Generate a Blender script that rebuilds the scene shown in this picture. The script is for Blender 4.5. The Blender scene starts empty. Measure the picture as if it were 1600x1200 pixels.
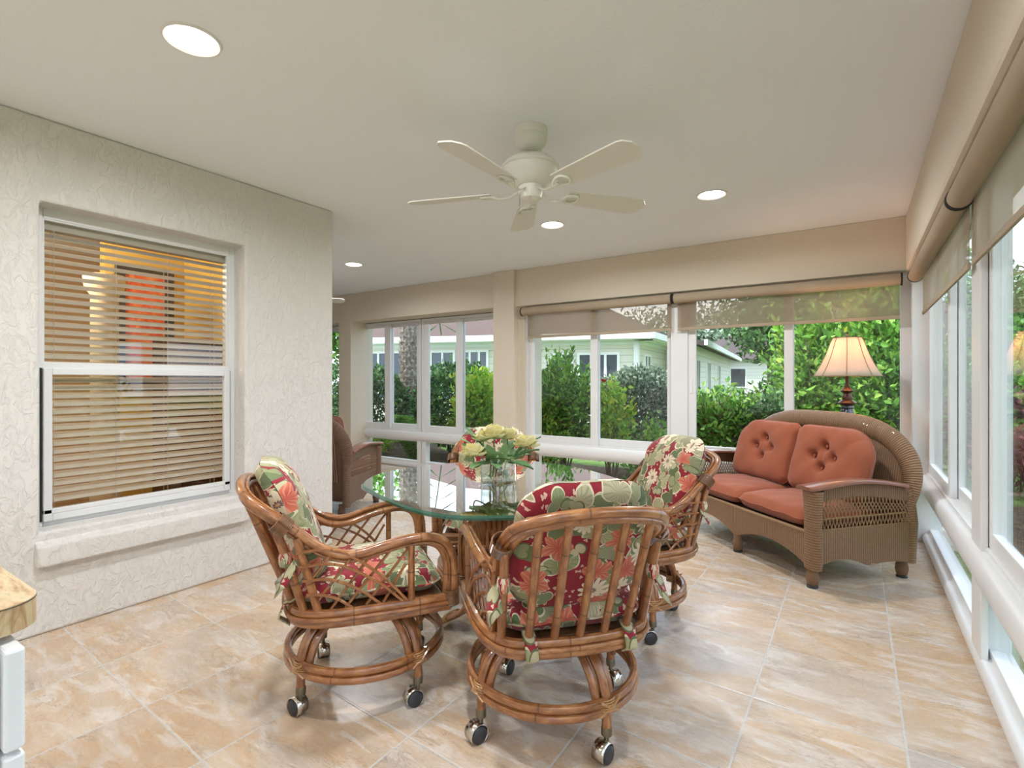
import bpy, math, random
import numpy as np
from mathutils import Vector, Matrix
random.seed(7); rng=np.random.default_rng(7)
SC=bpy.context.scene; COL=SC.collection
PI=math.pi
R=math.radians
# ------------------------------------------------------------------ camera
F=812.0; YAW=math.atan(537/812.0); H=1.22; CEIL=2.489
cam=bpy.data.cameras.new('camera'); camo=bpy.data.objects.new('camera',cam); COL.objects.link(camo)
cam.sensor_fit='HORIZONTAL'; cam.sensor_width=36; cam.lens=36*F/1600; cam.shift_y=-5/1600.; cam.clip_start=.02
camo.location=(0,0,H); camo.rotation_euler=(PI/2,0,YAW); SC.camera=camo
def ground_at(u,Z):      # world x,y for a viewing direction and a distance ahead of the camera
    l=(u-800)/F*Z
    return (-Z*math.sin(YAW)+l*math.cos(YAW), Z*math.cos(YAW)+l*math.sin(YAW))
# ------------------------------------------------------------------ node helpers
class N:
    def __init__(s,name):
        s.m=bpy.data.materials.new(name); s.m.use_nodes=True; s.t=s.m.node_tree; s.t.nodes.clear()
        s.out=s.t.nodes.new('ShaderNodeOutputMaterial')
    def n(s,typ,ins=None,**kw):
        nd=s.t.nodes.new('ShaderNode'+typ)
        for k,v in kw.items(): setattr(nd,k,v)
        for k,v in (ins or {}).items():
            i=nd.inputs[k]
            if isinstance(v,bpy.types.NodeSocket): s.t.links.new(v,i)
            elif isinstance(v,bpy.types.Node): s.t.links.new(v.outputs[0],i)
            else:
                if isinstance(v,(tuple,list)) and len(v)==3 and i.type=='RGBA': v=(*v,1)
                i.default_value=v
        return nd
    def math(s,op,a,b=0.,c=None):
        ins={0:a,1:b}
        if c is not None: ins[2]=c
        return s.n('Math',ins,operation=op).outputs[0]
    def mix(s,f,a,b,mode='MIX'):
        nd=s.t.nodes.new('ShaderNodeMix'); nd.data_type='RGBA'; nd.blend_type=mode
        for i,v in ((0,f),(6,a),(7,b)):
            if isinstance(v,bpy.types.NodeSocket): s.t.links.new(v,nd.inputs[i])
            elif isinstance(v,bpy.types.Node): s.t.links.new(v.outputs[0],nd.inputs[i])
            else: nd.inputs[i].default_value=(*v,1) if isinstance(v,(tuple,list)) and len(v)==3 else v
        return nd.outputs[2]
    def ramp(s,f,stops,interp='LINEAR'):
        nd=s.n('ValToRGB',{0:f}); cr=nd.color_ramp; cr.interpolation=interp
        while len(cr.elements)<len(stops): cr.elements.new(.5)
        for e,(p,c) in zip(cr.elements,stops): e.position=p; e.color=(*c,1)
        return nd.outputs[0]
    def coord(s,kind='Object',scale=(1,1,1),loc=(0,0,0),rot=(0,0,0)):
        tc=s.n('TexCoord'); return s.n('Mapping',{0:tc.outputs[kind],1:loc,2:rot,3:scale}).outputs[0]
    def noise(s,v,scale,detail=3,rough=.5,dist=0):
        return s.n('TexNoise',{'Vector':v,'Scale':scale,'Detail':detail,'Roughness':rough,'Distortion':dist}).outputs[0]
    def bump(s,h,strength=.3,dist=.01,normal=None):
        d={'Height':h,'Strength':strength,'Distance':dist}
        if normal: d['Normal']=normal
        return s.n('Bump',d).outputs[0]
    def bsdf(s,color,rough=.5,normal=None,metal=0,spec=.5,coat=0,sheen=0,**kw):
        d={'Base Color':color,'Roughness':rough,'Metallic':metal,'Specular IOR Level':spec,'Coat Weight':coat,'Sheen Weight':sheen}
        if normal is not None: d['Normal']=normal
        d.update(kw)
        b=s.n('BsdfPrincipled',d); s.t.links.new(b.outputs[0],s.out.inputs[0]); return b
    def surf(s,sock): s.t.links.new(sock.outputs[0] if isinstance(sock,bpy.types.Node) else sock,s.out.inputs[0]); return s.m
def simple(name,c,rough=.5,metal=0,bump=0,bs=200,spec=.5,coat=0,var=0.):
    s=N(name); col=c; nm=None; v=s.coord()
    if var: col=s.mix(s.noise(v,6,4),tuple(x*(1-var) for x in c),tuple(min(1,x*(1+var)) for x in c))
    if bump: nm=s.bump(s.noise(v,bs,3),bump,.003)
    s.bsdf(col,rough,nm,metal,spec,coat); return s.m
M={}
# walls: knock-down stucco
def stucco(name,c,st=.6):
    s=N(name); v=s.coord()
    warp=s.mix(.12,v,s.n('TexNoise',{'Vector':v,'Scale':5.,'Detail':3.}).outputs[1])
    a=s.n('TexVoronoi',{'Vector':warp,'Scale':13.},feature='SMOOTH_F1').outputs[0]
    b=s.noise(s.coord(scale=(1,1,.6)),22,6,.6,1.2)
    c2=s.ramp(b,[(.42,(0,0,0)),(.55,(1,1,1))])
    h=s.math('ADD',s.math('MULTIPLY',a,.5),s.math('MULTIPLY',c2,.7))
    h=s.math('ADD',h,s.math('MULTIPLY',s.noise(v,120,3),.25))
    col=s.mix(s.noise(v,1.3,4),tuple(x*.96 for x in c),c)
    s.bsdf(col,.85,s.bump(h,st,.006),spec=.2); return s.m
M['stucco']=stucco('stucco_white',(.74,.715,.69),.65)
M['plaster']=stucco('plaster_beige',(.72,.64,.53),.18)
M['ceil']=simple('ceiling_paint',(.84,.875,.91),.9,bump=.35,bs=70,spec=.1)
M['white']=simple('white_vinyl',(.75,.755,.76),.35,bump=.02)
M['whitetrim']=simple('white_aluminium',(.80,.80,.80),.3)
M['fanwhite']=simple('fan_enamel',(.78,.77,.72),.35)
M['blade']=simple('fan_blade',(.74,.72,.66),.5,bump=.05,bs=40,var=.03)
M['chrome']=simple('chrome',(.62,.58,.52),.16,metal=1)
M['brass']=simple('dull_brass',(.20,.18,.13),.35,metal=1)
M['black']=simple('black_plastic',(.03,.033,.04),.4)
M['gapblack']=simple('black_rubber',(.012,.012,.012),.7)
M['iron']=simple('dark_bronze',(.035,.03,.028),.3,coat=.4,var=.3)
M['copper']=simple('rubbed_bronze_band',(.09,.04,.025),.3,metal=.6)
M['laminate']=None
# floor tile
def tile():
    s=N('travertine_tile'); tc=s.n('TexCoord'); sx=s.n('SeparateXYZ',{0:tc.outputs['Object']})
    X=sx.outputs[0]; Y=sx.outputs[1]
    P=.4725
    u=s.math('DIVIDE',s.math('ADD',X,.3325+P*20),P)
    v=s.math('DIVIDE',s.math('SUBTRACT',s.math('ADD',Y,s.math('MULTIPLY',X,.05)),1.275-P*20),.4700)
    fu=s.math('FRACT',u); fv=s.math('FRACT',v)
    eu=s.math('ABSOLUTE',s.math('SUBTRACT',fu,.5)); ev=s.math('ABSOLUTE',s.math('SUBTRACT',fv,.5))
    e=s.math('MAXIMUM',eu,ev); g=s.math('GREATER_THAN',e,.4915)
    gs=s.n('MapRange',{0:e,1:.488,2:.4945,3:1.,4:0.}).outputs[0]
    cell=s.n('CombineXYZ',{0:s.math('FLOOR',u),1:s.math('FLOOR',v),2:0.})
    wn=s.n('TexWhiteNoise',{'Vector':cell}).outputs
    off=s.n('VectorMath',{0:wn[1],1:(9,9,9)},operation='MULTIPLY')
    loc=s.n('VectorMath',{0:tc.outputs['Object'],1:off.outputs[0]},operation='ADD').outputs[0]
    st=s.n('Mapping',{0:loc,2:(0,0,R(20)),3:(.9,2.6,1)}).outputs[0]
    cloud=s.noise(st,1.6,5,.6,.6)
    base=s.ramp(cloud,[(.32,(.42,.36,.32)),(.44,(.55,.45,.36)),(.55,(.52,.34,.19)),(.68,(.62,.50,.38))])
    pale=s.noise(st,3.4,6,.65,1.5)
    base=s.mix(s.ramp(pale,[(.50,(0,0,0)),(.62,(.85,.85,.85))]),base,(.68,.62,.57))
    fine=s.noise(st,11,8,.72,2.)
    base=s.mix(s.ramp(fine,[(.5,(0,0,0)),(.68,(.7,.7,.7))]),base,(.40,.28,.18))
    vn=s.noise(st,2.4,8,.7,2.6); vv=s.math('ABSOLUTE',s.math('SUBTRACT',vn,.5))
    vein=s.ramp(vv,[(.0,(1,1,1)),(.022,(0,0,0))])
    vm=s.math('MULTIPLY',vein,s.ramp(s.noise(st,3.,3),[(.5,(0,0,0)),(.62,(1,1,1))]))
    base=s.mix(s.math('MULTIPLY',vm,.85),base,(.22,.15,.10))
    tint=s.mix(.28,base,s.mix(wn[0],(.60,.53,.47),(.60,.44,.30)))
    col=s.mix(g,tint,(.56,.52,.48))
    h=s.math('ADD',gs,s.math('MULTIPLY',fine,.10))
    s.bsdf(col,s.n('MapRange',{0:fine,3:.20,4:.36}).outputs[0],s.bump(h,.35,.003),spec=.5); return s.m
M['tile']=tile()
# rattan poles (uv: metres along, around)
def rattan(name,c1,c2,c3,coat=.5):
    s=N(name); v=s.coord('UV',(3,1.2,1))
    g=s.noise(s.coord('UV',(9,26,1)),1.5,6,.65,.4)
    col=s.ramp(g,[(.3,c1),(.5,c2),(.72,c3)])
    big=s.noise(s.coord('Object'),9,3)
    col=s.mix(s.math('MULTIPLY',big,.45),col,c1)
    w=s.math('FRACT',s.math('MULTIPLY',s.n('SeparateXYZ',{0:s.coord('UV')}).outputs[0],4.3))
    nod=s.math('LESS_THAN',s.math('ABSOLUTE',s.math('SUBTRACT',w,.5)),.012)
    col=s.mix(s.math('MULTIPLY',nod,.6),col,tuple(x*.35 for x in c1))
    s.bsdf(col,.32,s.bump(g,.15,.002),coat=coat,spec=.5); return s.m
M['rattan']=rattan('rattan_pole',(.14,.046,.016),(.33,.125,.04),(.56,.27,.10),.6)
M['rattan_dark']=rattan('rattan_binding',(.10,.045,.02),(.22,.10,.045),(.36,.18,.08))
M['rattan_pale']=rattan('rattan_binding_pale',(.30,.14,.05),(.48,.26,.10),(.60,.36,.16))
def wicker(name,c1,c2,pu=.015,pv=.0075):
    s=N(name); sp=s.n('SeparateXYZ',{0:s.coord('UV')}); u,v=sp.outputs[0],sp.outputs[1]
    w=s.math('POWER',s.math('ABSOLUTE',s.math('SINE',s.math('MULTIPLY',u,PI/pu))),.5)
    row=s.math('MULTIPLY',s.math('MODULO',s.math('FLOOR',s.math('ADD',s.math('DIVIDE',u,pu),500.)),2.),PI/2)
    w2=s.math('POWER',s.math('ABSOLUTE',s.math('SINE',s.math('ADD',s.math('MULTIPLY',v,PI/pv),row))),.6)
    h=s.math('MULTIPLY',w,s.math('ADD',s.math('MULTIPLY',w2,.6),.4))
    col=s.mix(s.noise(s.coord('UV',(60,25,1)),1.4,4),c1,c2)
    col=s.mix(s.noise(s.coord(),5,3),col,tuple(x*.75 for x in c1),'MIX') if False else col
    col=s.mix(h,tuple(x*.22 for x in c1),col)
    s.bsdf(col,.5,s.bump(h,.9,.004),coat=.1); return s.m
M['wicker']=wicker('honey_wicker',(.23,.115,.055),(.46,.265,.13))
M['wicker_dark']=wicker('brown_wicker',(.16,.085,.055),(.36,.21,.13))
def rimmat(name,c1,c2):
    s=N(name); uv=s.coord('UV'); u=s.n('SeparateXYZ',{0:uv}).outputs[0]
    w=s.math('ABSOLUTE',s.math('SINE',s.math('MULTIPLY',u,PI/.0135))); w=s.math('POWER',w,.6)
    col=s.mix(s.noise(s.coord('UV',(60,8,1)),1.4,4),c1,c2); col=s.mix(w,tuple(x*.28 for x in c1),col)
    s.bsdf(col,.5,s.bump(w,.9,.004),coat=.1); return s.m
M['rim']=rimmat('honey_wicker_rim',(.19,.10,.05),(.38,.22,.11)); M['rim_dark']=rimmat('brown_wicker_rim',(.15,.08,.05),(.34,.20,.12))
M['cane']=simple('wicker_cane',(.27,.165,.08),.45,var=.3)
M['cane_dark']=simple('wicker_cane_brown',(.27,.16,.10),.45,var=.3)
M['armwood']=simple('arm_cap_wood',(.22,.085,.05),.3,coat=.5,var=.2)
def cloth(name,c,bs=500,st=.15,sheen=.2):
    s=N(name); v=s.coord()
    w=s.n('TexWave',{'Vector':v,'Scale':bs*.2},wave_type='BANDS',bands_direction='DIAGONAL').outputs[0]
    col=s.mix(s.noise(v,14,4),tuple(x*.88 for x in c),tuple(min(1,x*1.08) for x in c))
    n1=s.bump(s.noise(v,14,3,.6),.25,.01)
    s.bsdf(col,.85,s.bump(w,st,.001,n1),spec=.15,sheen=sheen); return s.m
M['terracotta']=cloth('terracotta_fabric',(.31,.09,.045))
# floral print
def floral():
    s=N('floral_print'); tc=s.n('TexCoord'); uv0=tc.outputs['UV']
    nz=s.n('TexNoise',{'Vector':uv0,'Scale':9.,'Detail':2.}).outputs[1]
    uv=s.n('VectorMath',{0:uv0,1:s.n('VectorMath',{0:nz,1:(.05,.05,0)},operation='MULTIPLY').outputs[0]},operation='ADD').outputs[0]
    def layer(off,scale,n,r0,amp,prob,powr=1.):
        p=s.n('VectorMath',{0:uv,1:off},operation='ADD').outputs[0]
        vo=s.n('TexVoronoi',{'Vector':p,'Scale':scale,'Randomness':.85},voronoi_dimensions='2D')
        d=s.n('VectorMath',{0:p,1:vo.outputs['Position']},operation='SUBTRACT').outputs[0]
        sp=s.n('SeparateXYZ',{0:d}); rnd=s.n('SeparateColor',{0:vo.outputs['Color']})
        ang=s.math('ADD',s.math('ARCTAN2',sp.outputs[1],sp.outputs[0]),s.math('MULTIPLY',rnd.outputs[0],6.28))
        pc=s.math('POWER',s.math('ABSOLUTE',s.math('COSINE',s.math('MULTIPLY',ang,n/2.))),powr)
        rad=s.math('MULTIPLY',s.math('ADD',1-amp,s.math('MULTIPLY',pc,amp)),r0)
        r=s.math('MULTIPLY',s.n('VectorMath',{0:d},operation='LENGTH').outputs[1],scale)
        q=s.math('DIVIDE',r,rad)
        m=s.math('MULTIPLY',s.math('LESS_THAN',q,1.),s.math('LESS_THAN',rnd.outputs[1],prob))
        return m,q,r,ang,rnd,pc
    col=s.mix(s.noise(uv,30,3),(.21,.012,.022),(.30,.026,.038))
    # small sprigs
    m,q,r,a,rnd,pc=layer((3.1,1.7,0),42,3,.30,.5,.45)
    col=s.mix(m,col,(.62,.40,.30))
    # leaves: pale cream, sage and olive
    for off,sc,n,r0,amp,pr,cA,cB in [((0,0,0),8.5,2,.52,.66,.60,(.46,.41,.24),(.26,.28,.14)),((5.3,2.2,0),11,3,.46,.6,.6,(.10,.14,.055),(.22,.26,.13)),((9.1,7.7,0),9.5,2,.50,.74,.45,(.58,.50,.33),(.11,.14,.06))]:
        m,q,r,a,rnd,pc=layer(off,sc,n,r0,amp,pr,.7)
        vein=s.math('GREATER_THAN',s.math('SINE',s.math('ADD',s.math('MULTIPLY',q,3.),s.math('MULTIPLY',a,16.))),.6)
        lc=s.mix(rnd.outputs[2],cA,cB); lc=s.mix(s.math('MULTIPLY',vein,.35),lc,(.12,.13,.06))
        lc=s.mix(s.math('GREATER_THAN',q,.9),lc,(.66,.58,.40))
        col=s.mix(m,col,lc)
    m,q,r,a,rnd,pc=layer((12.3,1.9,0),13,2,.46,.8,.34,.7); col=s.mix(m,col,s.mix(s.math('GREATER_THAN',q,.82),s.mix(rnd.outputs[2],(.55,.47,.30),(.24,.26,.13)),(.12,.13,.06)))
    # coral blooms
    m,q,r,a,rnd,pc=layer((2.2,8.4,0),7.5,5,.38,.45,.42)
    fc=s.mix(q,(.45,.05,.035),(.58,.17,.10)); st=s.math('GREATER_THAN',s.math('SINE',s.math('MULTIPLY',a,15.)),.5)
    fc=s.mix(s.math('MULTIPLY',st,.4),fc,(.66,.40,.26)); col=s.mix(m,col,fc)
    # cream daisies with dark hearts
    m,q,r,a,rnd,pc=layer((6.6,4.4,0),8.6,11,.40,.5,.42)
    fc=s.mix(q,(.62,.48,.30),(.78,.70,.54)); fc=s.mix(s.math('LESS_THAN',q,.26),fc,(.16,.09,.10)); fc=s.mix(s.math('LESS_THAN',q,.12),fc,(.55,.35,.18))
    col=s.mix(m,col,fc)
    w=s.noise(uv0,400,2)
    s.bsdf(col,.8,s.bump(w,.1,.001,s.bump(s.noise(s.coord(),9,3),.3,.015)),spec=.2,sheen=.15); return s.m
M['floral']=floral()
M['tie']=cloth('cushion_tie',(.58,.52,.36))
# glass
def glass(name,tint=(.96,.98,.97),f0=.04,gain=1.,rough=0.):
    s=N(name); g=s.n('NewGeometry')
    c=s.math('ABSOLUTE',s.n('VectorMath',{0:g.outputs['Normal'],1:g.outputs['Incoming']},operation='DOT_PRODUCT').outputs[1])
    f=s.math('POWER',s.math('SUBTRACT',1.,c),5.)
    f=s.math('MINIMUM',s.math('MULTIPLY',s.math('ADD',f0,s.math('MULTIPLY',f,1-f0)),gain),1.)
    t=s.n('BsdfTransparent',{0:tint}); gl=s.n('BsdfGlossy',{'Color':(1,1,1),'Roughness':rough})
    mx=s.n('MixShader',{0:f,1:t,2:gl}); s.surf(mx); return s.m
M['glass']=glass('window_glass',(.93,.95,.945),.04,.7)
M['tableglass']=glass('table_glass',(.90,.95,.93),.08,2.2)
M['vaseglass']=glass('vase_glass',(.93,.95,.95),.05,1.3)
s=N('glass_edge_green'); a_=s.n('BsdfPrincipled',{'Base Color':(.022,.09,.062,1),'Roughness':.08,'Coat Weight':.5}); t_=s.n('BsdfTransparent',{0:(.35,.62,.52)}); s.surf(s.n('MixShader',{0:.2,1:a_,2:t_})); M['glassedge']=s.m
M['water']=glass('water',(.95,.97,.93),.03)
def shadefab(name,c,open_=.45):
    s=N(name); uv=s.coord('UV')
    w=s.n('TexWave',{'Vector':uv,'Scale':90.,'Distortion':1.5,'Detail':2.},wave_type='BANDS',bands_direction='Y').outputs[0]
    col=s.mix(w,tuple(x*.8 for x in c),c)
    d=s.n('BsdfDiffuse',{0:col}); tl=s.n('BsdfTranslucent',{0:col}); t=s.n('BsdfTransparent',{0:(.95,.92,.88)})
    a=s.n('MixShader',{0:.4,1:d,2:tl}); b=s.n('MixShader',{0:open_,1:a,2:t}); s.surf(b); return s.m
M['solar']=shadefab('solar_screen',(.50,.41,.31),.50)
M['roll']=simple('screen_fabric_roll',(.40,.32,.235),.8,bump=.4,bs=300,spec=.2,var=.08)
# ------------------------------------------------------------------ mesh builder
class MB:
    def __init__(s): s.v=[]; s.f=[]; s.uv=[]; s.mi=[]
    def face(s,idx,uv=None,mi=0):
        s.f.append(idx); s.uv.append(uv or [(0,0)]*len(idx)); s.mi.append(mi)
    def box(s,x0,x1,y0,y1,z0,z1,mi=0,T=None):
        b=len(s.v); P=[(x,y,z) for x in (x0,x1) for y in (y0,y1) for z in (z0,z1)]
        for p in P: s.v.append(T(p) if T else p)
        fl=False
        if T:
            q=[Vector(T(p)) for p in (P[0],P[4],P[2],P[1])]; fl=(q[1]-q[0]).cross(q[2]-q[0]).dot(q[3]-q[0])<0
        for q,ax in (((0,1,3,2),0),((4,6,7,5),0),((0,4,5,1),1),((2,3,7,6),1),((0,2,6,4),2),((1,5,7,3),2)):
            uv=[((P[i][1],P[i][2]) if ax==0 else (P[i][0],P[i][2]) if ax==1 else (P[i][0],P[i][1])) for i in q]
            s.face([b+i for i in (q[::-1] if fl else q)],uv[::-1] if fl else uv,mi)
        return s
    def grid(s,pts,closeu=False,closev=False,uv=None,mi=0,flip=False):
        # pts[i][j]; uv[i][j]
        n=len(pts); m=len(pts[0]); b=len(s.v)
        for row in pts: s.v.extend(tuple(p) for p in row)
        for i in range(n if closeu else n-1):
            for j in range(m if closev else m-1):
                i2=(i+1)%n; j2=(j+1)%m
                q=[b+i*m+j,b+i2*m+j,b+i2*m+j2,b+i*m+j2]
                if uv: 
                    f=uv
                    U=[f(i,j),f(i+1,j),f(i+1,j+1),f(i,j+1)]
                else: U=None
                if flip: q=q[::-1]; U=U[::-1] if U else None
                s.face(q,U,mi)
        return b
    def tube(s,path,r,n=10,closed=False,cap=True,mi=0,ell=None,up=None):
        P=[Vector(p) for p in path]; k=len(P); rs=r if isinstance(r,(list,tuple)) else [r]*k
        T=[]
        for i in range(k):
            a=P[(i-1)%k] if (closed or i>0) else P[i]; c=P[(i+1)%k] if (closed or i<k-1) else P[i]
            t=(c-a); T.append(t.normalized() if t.length>1e-9 else Vector((0,0,1)))
        ref=Vector(up) if up else (Vector((0,0,1)) if abs(T[0].z)<.9 else Vector((0,1,0)))
        nrm=(ref-T[0]*ref.dot(T[0])).normalized(); L=0; rings=[]; Ls=[]
        for i in range(k):
            if i>0: L+=(P[i]-P[i-1]).length
            if up: nr=(ref-T[i]*ref.dot(T[i])); nrm=nr.normalized() if nr.length>1e-4 else nrm
            else: nrm=(nrm-T[i]*nrm.dot(T[i])).normalized()
            bn=T[i].cross(nrm); Ls.append(L)
            e0,e1=ell if ell else (1,1)
            rings.append([P[i]+(nrm*math.cos(2*PI*j/n)*e0+bn*math.sin(2*PI*j/n)*e1)*rs[i] for j in range(n)])
        if closed: Ls.append(L+(P[0]-P[-1]).length)
        circ=2*PI*max(rs)
        b=s.grid(rings,closeu=closed,closev=True,uv=lambda i,j:(Ls[min(i,len(Ls)-1)],j/n*circ),mi=mi,flip=True)
        if cap and not closed:
            s.face([b+j for j in range(n)],None,mi); s.face([b+(k-1)*n+j for j in range(n)][::-1],None,mi)
        return s
    def lathe(s,prof,n=24,c=(0,0,0),mi=0,T=None):
        rings=[]
        for r,z in prof:
            row=[(c[0]+r*math.cos(2*PI*j/n),c[1]+r*math.sin(2*PI*j/n),c[2]+z) for j in range(n)]
            rings.append([T(p) for p in row] if T else row)
        b=s.grid(rings,closev=True,uv=lambda i,j:(j/n*2*PI*.1,prof[min(i,len(prof)-1)][1]),mi=mi,flip=True)
        k=len(prof)
        if prof[0][0]>1e-5: s.face([b+j for j in range(n)],None,mi)
        if prof[-1][0]>1e-5: s.face([b+(k-1)*n+j for j in range(n)][::-1],None,mi)
        return s
    def obj(s,name,mats,parent=None,smooth=False,bevel=0,ang=40):
        me=bpy.data.meshes.new(name); me.from_pydata([tuple(v) for v in s.v],[],s.f)
        uvl=me.uv_layers.new(name='uv'); uvl.data.foreach_set('uv',np.array([c for u in s.uv for p in u for c in p],dtype=np.float32))
        for m in (mats if isinstance(mats,(list,tuple)) else [mats]): me.materials.append(m)
        me.polygons.foreach_set('material_index',s.mi)
        if smooth:
            me.polygons.foreach_set('use_smooth',[True]*len(me.polygons)); me.set_sharp_from_angle(angle=R(ang))
        me.update()
        o=bpy.data.objects.new(name,me); COL.objects.link(o)
        if parent: o.parent=parent
        if bevel:
            md=o.modifiers.new('bevel','BEVEL'); md.width=bevel; md.segments=2; md.limit_method='ANGLE'; md.angle_limit=R(50)
        return o
def spline(pts,n=6,closed=False):
    P=[Vector(p) for p in pts]; k=len(P); out=[]
    for i in range(k if closed else k-1):
        if closed: p0,p1,p2,p3=P[(i-1)%k],P[i],P[(i+1)%k],P[(i+2)%k]
        else: p1,p2=P[i],P[i+1]; p0=P[i-1] if i>0 else p1*2-p2; p3=P[i+2] if i+2<k else p2*2-p1
        for j in range(n):
            t=j/n; out.append(.5*((2*p1)+(p2-p0)*t+(2*p0-5*p1+4*p2-p3)*t*t+(3*p1-p0-3*p2+p3)*t**3))
    if not closed: out.append(P[-1])
    return out
def tag(o,label=None,cat=None,group=None,kind=None):
    if label: o['label']=label
    if cat: o['category']=cat
    if group: o['group']=group
    if kind: o['kind']=kind
    return o
def empty(name,loc=(0,0,0),rz=0,**k):
    o=bpy.data.objects.new(name,None); COL.objects.link(o); o.location=loc; o.rotation_euler=(0,0,rz); o.empty_display_size=.1
    return tag(o,**k)
def copy_tree(o,parent=None):
    c=o.copy(); COL.objects.link(c)
    if parent: c.parent=parent
    for ch in list(o.children): copy_tree(ch,c)
    return c
def struct(o): o['kind']='structure'; return o
def cells(m,xs,ys,zs,solid):
    """connected solid from a grid of cells, only its outer faces"""
    nx,ny,nz=len(xs)-1,len(ys)-1,len(zs)-1; idx={}
    S=lambda i,j,k: 0<=i<nx and 0<=j<ny and 0<=k<nz and solid((xs[i]+xs[i+1])/2,(ys[j]+ys[j+1])/2,(zs[k]+zs[k+1])/2)
    def V(i,j,k):
        if (i,j,k) not in idx: idx[(i,j,k)]=len(m.v); m.v.append((xs[i],ys[j],zs[k]))
        return idx[(i,j,k)]
    for i in range(nx):
        for j in range(ny):
            for k in range(nz):
                if not S(i,j,k): continue
                for d,q in (((-1,0,0),((0,0,0),(0,0,1),(0,1,1),(0,1,0))),((1,0,0),((1,0,0),(1,1,0),(1,1,1),(1,0,1))),((0,-1,0),((0,0,0),(1,0,0),(1,0,1),(0,0,1))),((0,1,0),((0,1,0),(0,1,1),(1,1,1),(1,1,0))),((0,0,-1),((0,0,0),(0,1,0),(1,1,0),(1,0,0))),((0,0,1),((0,0,1),(1,0,1),(1,1,1),(0,1,1)))):
                    if not S(i+d[0],j+d[1],k+d[2]): m.face([V(i+a,j+b,k+c) for a,b,c in q])
    return m
def rbox(m,x0,x1,y0,y1,z0,z1,**k): m.box(x0,x1,y0,y1,z0,z1,**k)
# ------------------------------------------------------------------ room shell
XL=-3.265; YB=5.0; XR=.32; YRET=2.506; XFAR=-8.6; YNEAR=-2.6
struct(MB().box(XFAR,.52,YNEAR,5.45,-.12,0).obj('floor',M['tile']))
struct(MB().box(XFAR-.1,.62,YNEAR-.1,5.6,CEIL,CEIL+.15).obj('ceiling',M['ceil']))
m=MB()   # stucco wall with the window opening
T=.255
cells(m,[XFAR,XL-T,XL],[YNEAR,.83,1.835,YRET-.15,YRET],[0,.49,2.085,CEIL],lambda x,y,z: (x>XL-T or y>YRET-.15) and not (.83<y<1.835 and .49<z<2.085))
struct(m.obj('wall_left',M['stucco'],bevel=.012))
struct(MB().box(XFAR-.15,XFAR,YRET-.15,5.45,0,CEIL).obj('wall_far_left',M['plaster']))
struct(MB().box(XFAR,.6,YNEAR-.15,YNEAR,0,CEIL).obj('wall_behind_camera',M['plaster']))
# header beams, pillar and piers of the window walls
m=MB()
def _sol(x,y,z):
    if -3.54<x<-3.25: return True
    if x>-3.25: return (z>2.07 and YB<y<5.25) or (x<-3.17 and y>5.06)
    return y>5.03 and (z>2.085 or x<-8.3 or -6.42<x<-6.15)
cells(m,[XFAR,-8.3,-6.42,-6.15,-3.54,-3.25,-3.17,XR+.25],[4.95,YB,5.03,5.06,5.25,5.45],[0,2.07,2.085,CEIL],_sol)
struct(m.obj('wall_back',M['plaster'],bevel=.006))
struct(MB().box(XR,.56,YNEAR,YB,2.06,CEIL).obj('wall_right',M['plaster'],bevel=.02))
# window sill block of the stucco wall
m=MB(); b=len(m.v)
m.box(XL-.12,XL+.045,.81,1.845,.33,.495)
for i,v in enumerate(m.v):
    if v[0]>XL and v[2]>.4: m.v[i]=(v[0],v[1],.43)
struct(m.obj('trim_1',M['stucco'],bevel=.008))
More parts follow.
